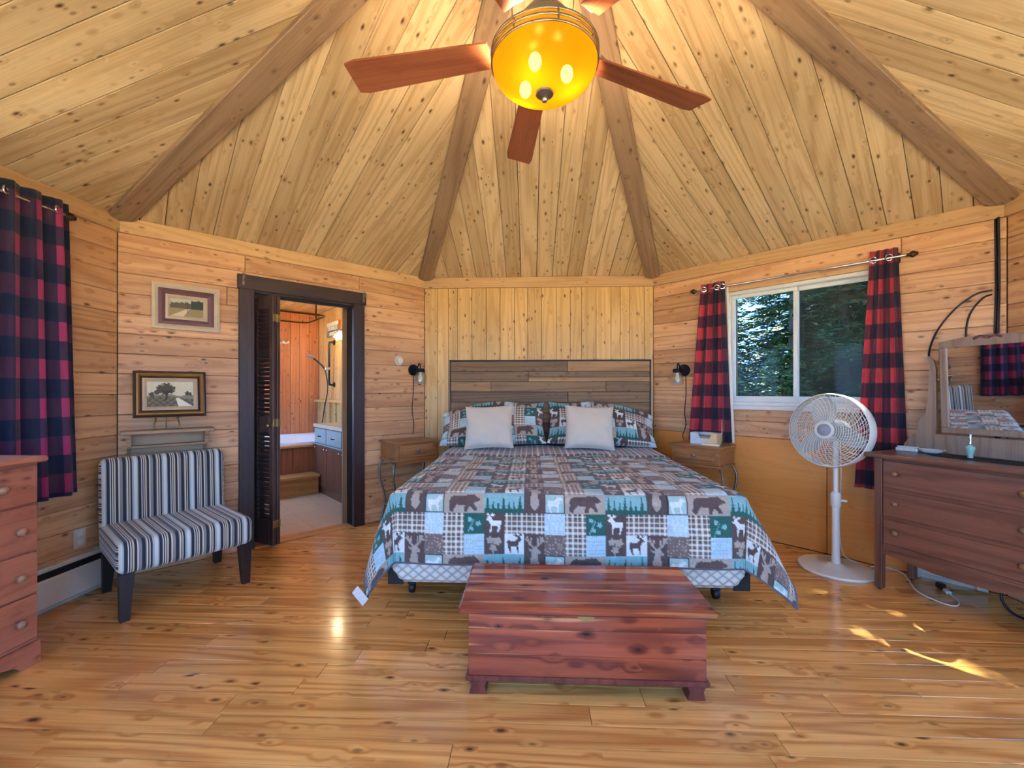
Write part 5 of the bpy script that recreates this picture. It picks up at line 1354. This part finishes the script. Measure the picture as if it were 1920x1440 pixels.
SPR = [('short dark spruce low behind the left window pane', 3.3, 6.2, 4.0, 1), ('broad dark spruce behind the middle of the right window', 4.75, 5.2, 7.4, 1), ('spruce nearest the red curtain at the window\'s right edge', 6.2, 3.7, 6.6, 0),
       ('pale young spruce low in front of the left window pane', 3.75, 5.05, 2.5, 2), ('small light green spruce low behind the right window pane', 4.9, 3.9, 2.2, 2), ('tall spruce filling the gap behind the window mullion', 5.9, 6.8, 8.2, 1),
       ('far left spruce with its tip against the blue sky', 1.9, 7.6, 5.6, 0), ('far spruce deep in the shade behind the right pane', 7.7, 5.4, 8.0, 1), ('distant spruce at the back of the stand', 4.2, 8.6, 3.9, 0),
       ('bushy spruce standing behind the short dark one', 3.75, 7.3, 4.5, 0), ('low pale spruce close to the left edge of the window', 2.95, 5.35, 2.5, 2), ('low far spruce at the left end of the background row', 4.0, 10.0, 3.7, 1), ('low far spruce second from the left in the background row', 4.9, 9.6, 3.9, 0), ('low far spruce third from the left in the background row', 5.5, 10.6, 4.4, 1), ('low far spruce just left of the mullion in the background row', 5.6, 8.9, 4.2, 1), ('farthest spruce, half hidden behind the window mullion', 6.6, 9.2, 9.5, 1), ('farthest spruce beyond the right pane', 8.9, 7.4, 9.5, 1), ('spruce at the end of the row, partly behind the red curtain', 8.3, 3.3, 8.6, 1)]
trk = {}
for lb, x, y, h, ty in SPR:
    t = thing('spruce_tree', lb, 'tree', T(x, y, -.45) @ RZ(x*7), 'spruces outside the window')
    key = ty
    if key not in trk:
        V, F = spruce((6.6, 7.6, 2.5)[ty], 11+ty)
        sc = h/(6.6, 7.6, 2.5)[ty]; SM = Matrix.Diagonal((sc, sc, sc, 1))
        trk[key] = (raw('foliage', V, F, M_NEEDLE2 if ty == 2 else M_NEEDLE, t, SM), MB().tube([(0, 0, 0), (0, 0, 1.5), (.03, .02, (6.4, 7.4, 2.4)[ty])], [.11 if ty < 2 else .04, .08 if ty < 2 else .03, .01], 8).build('trunk', M_BARK, t, SM))
    else:
        sc = h/(6.6, 7.6, 2.5)[ty]
        for o in trk[key]:
            c = dup(o, t, Matrix.Diagonal((sc, sc, sc, 1)))

SHADE_PINES = [('added tall pine whose unseen high crown dapples the sun at the window', 2.60, 6.0, 8.4, 31, .56), ('second added pine, its crown out of view, shading the window from the sun', 4.25, 5.60, 9.5, 47, 1.15)]  # added pines, crowns out of view, to break the sun into dapples
for lb, px_, py_, ph_, sd_, dn_ in SHADE_PINES:
    t = thing('shade_pine', lb, 'tree', T(px_, py_, -.45))
    V, F = spruce(ph_, sd_, 4.5, .21, dn_); raw('foliage', V, F, M_NEEDLE, t)
    MB().tube([(0, 0, 0), (.02, 0, 3), (0, .02, ph_-.2)], [.13, .10, .01], 10).build('trunk', M_BARK, t)
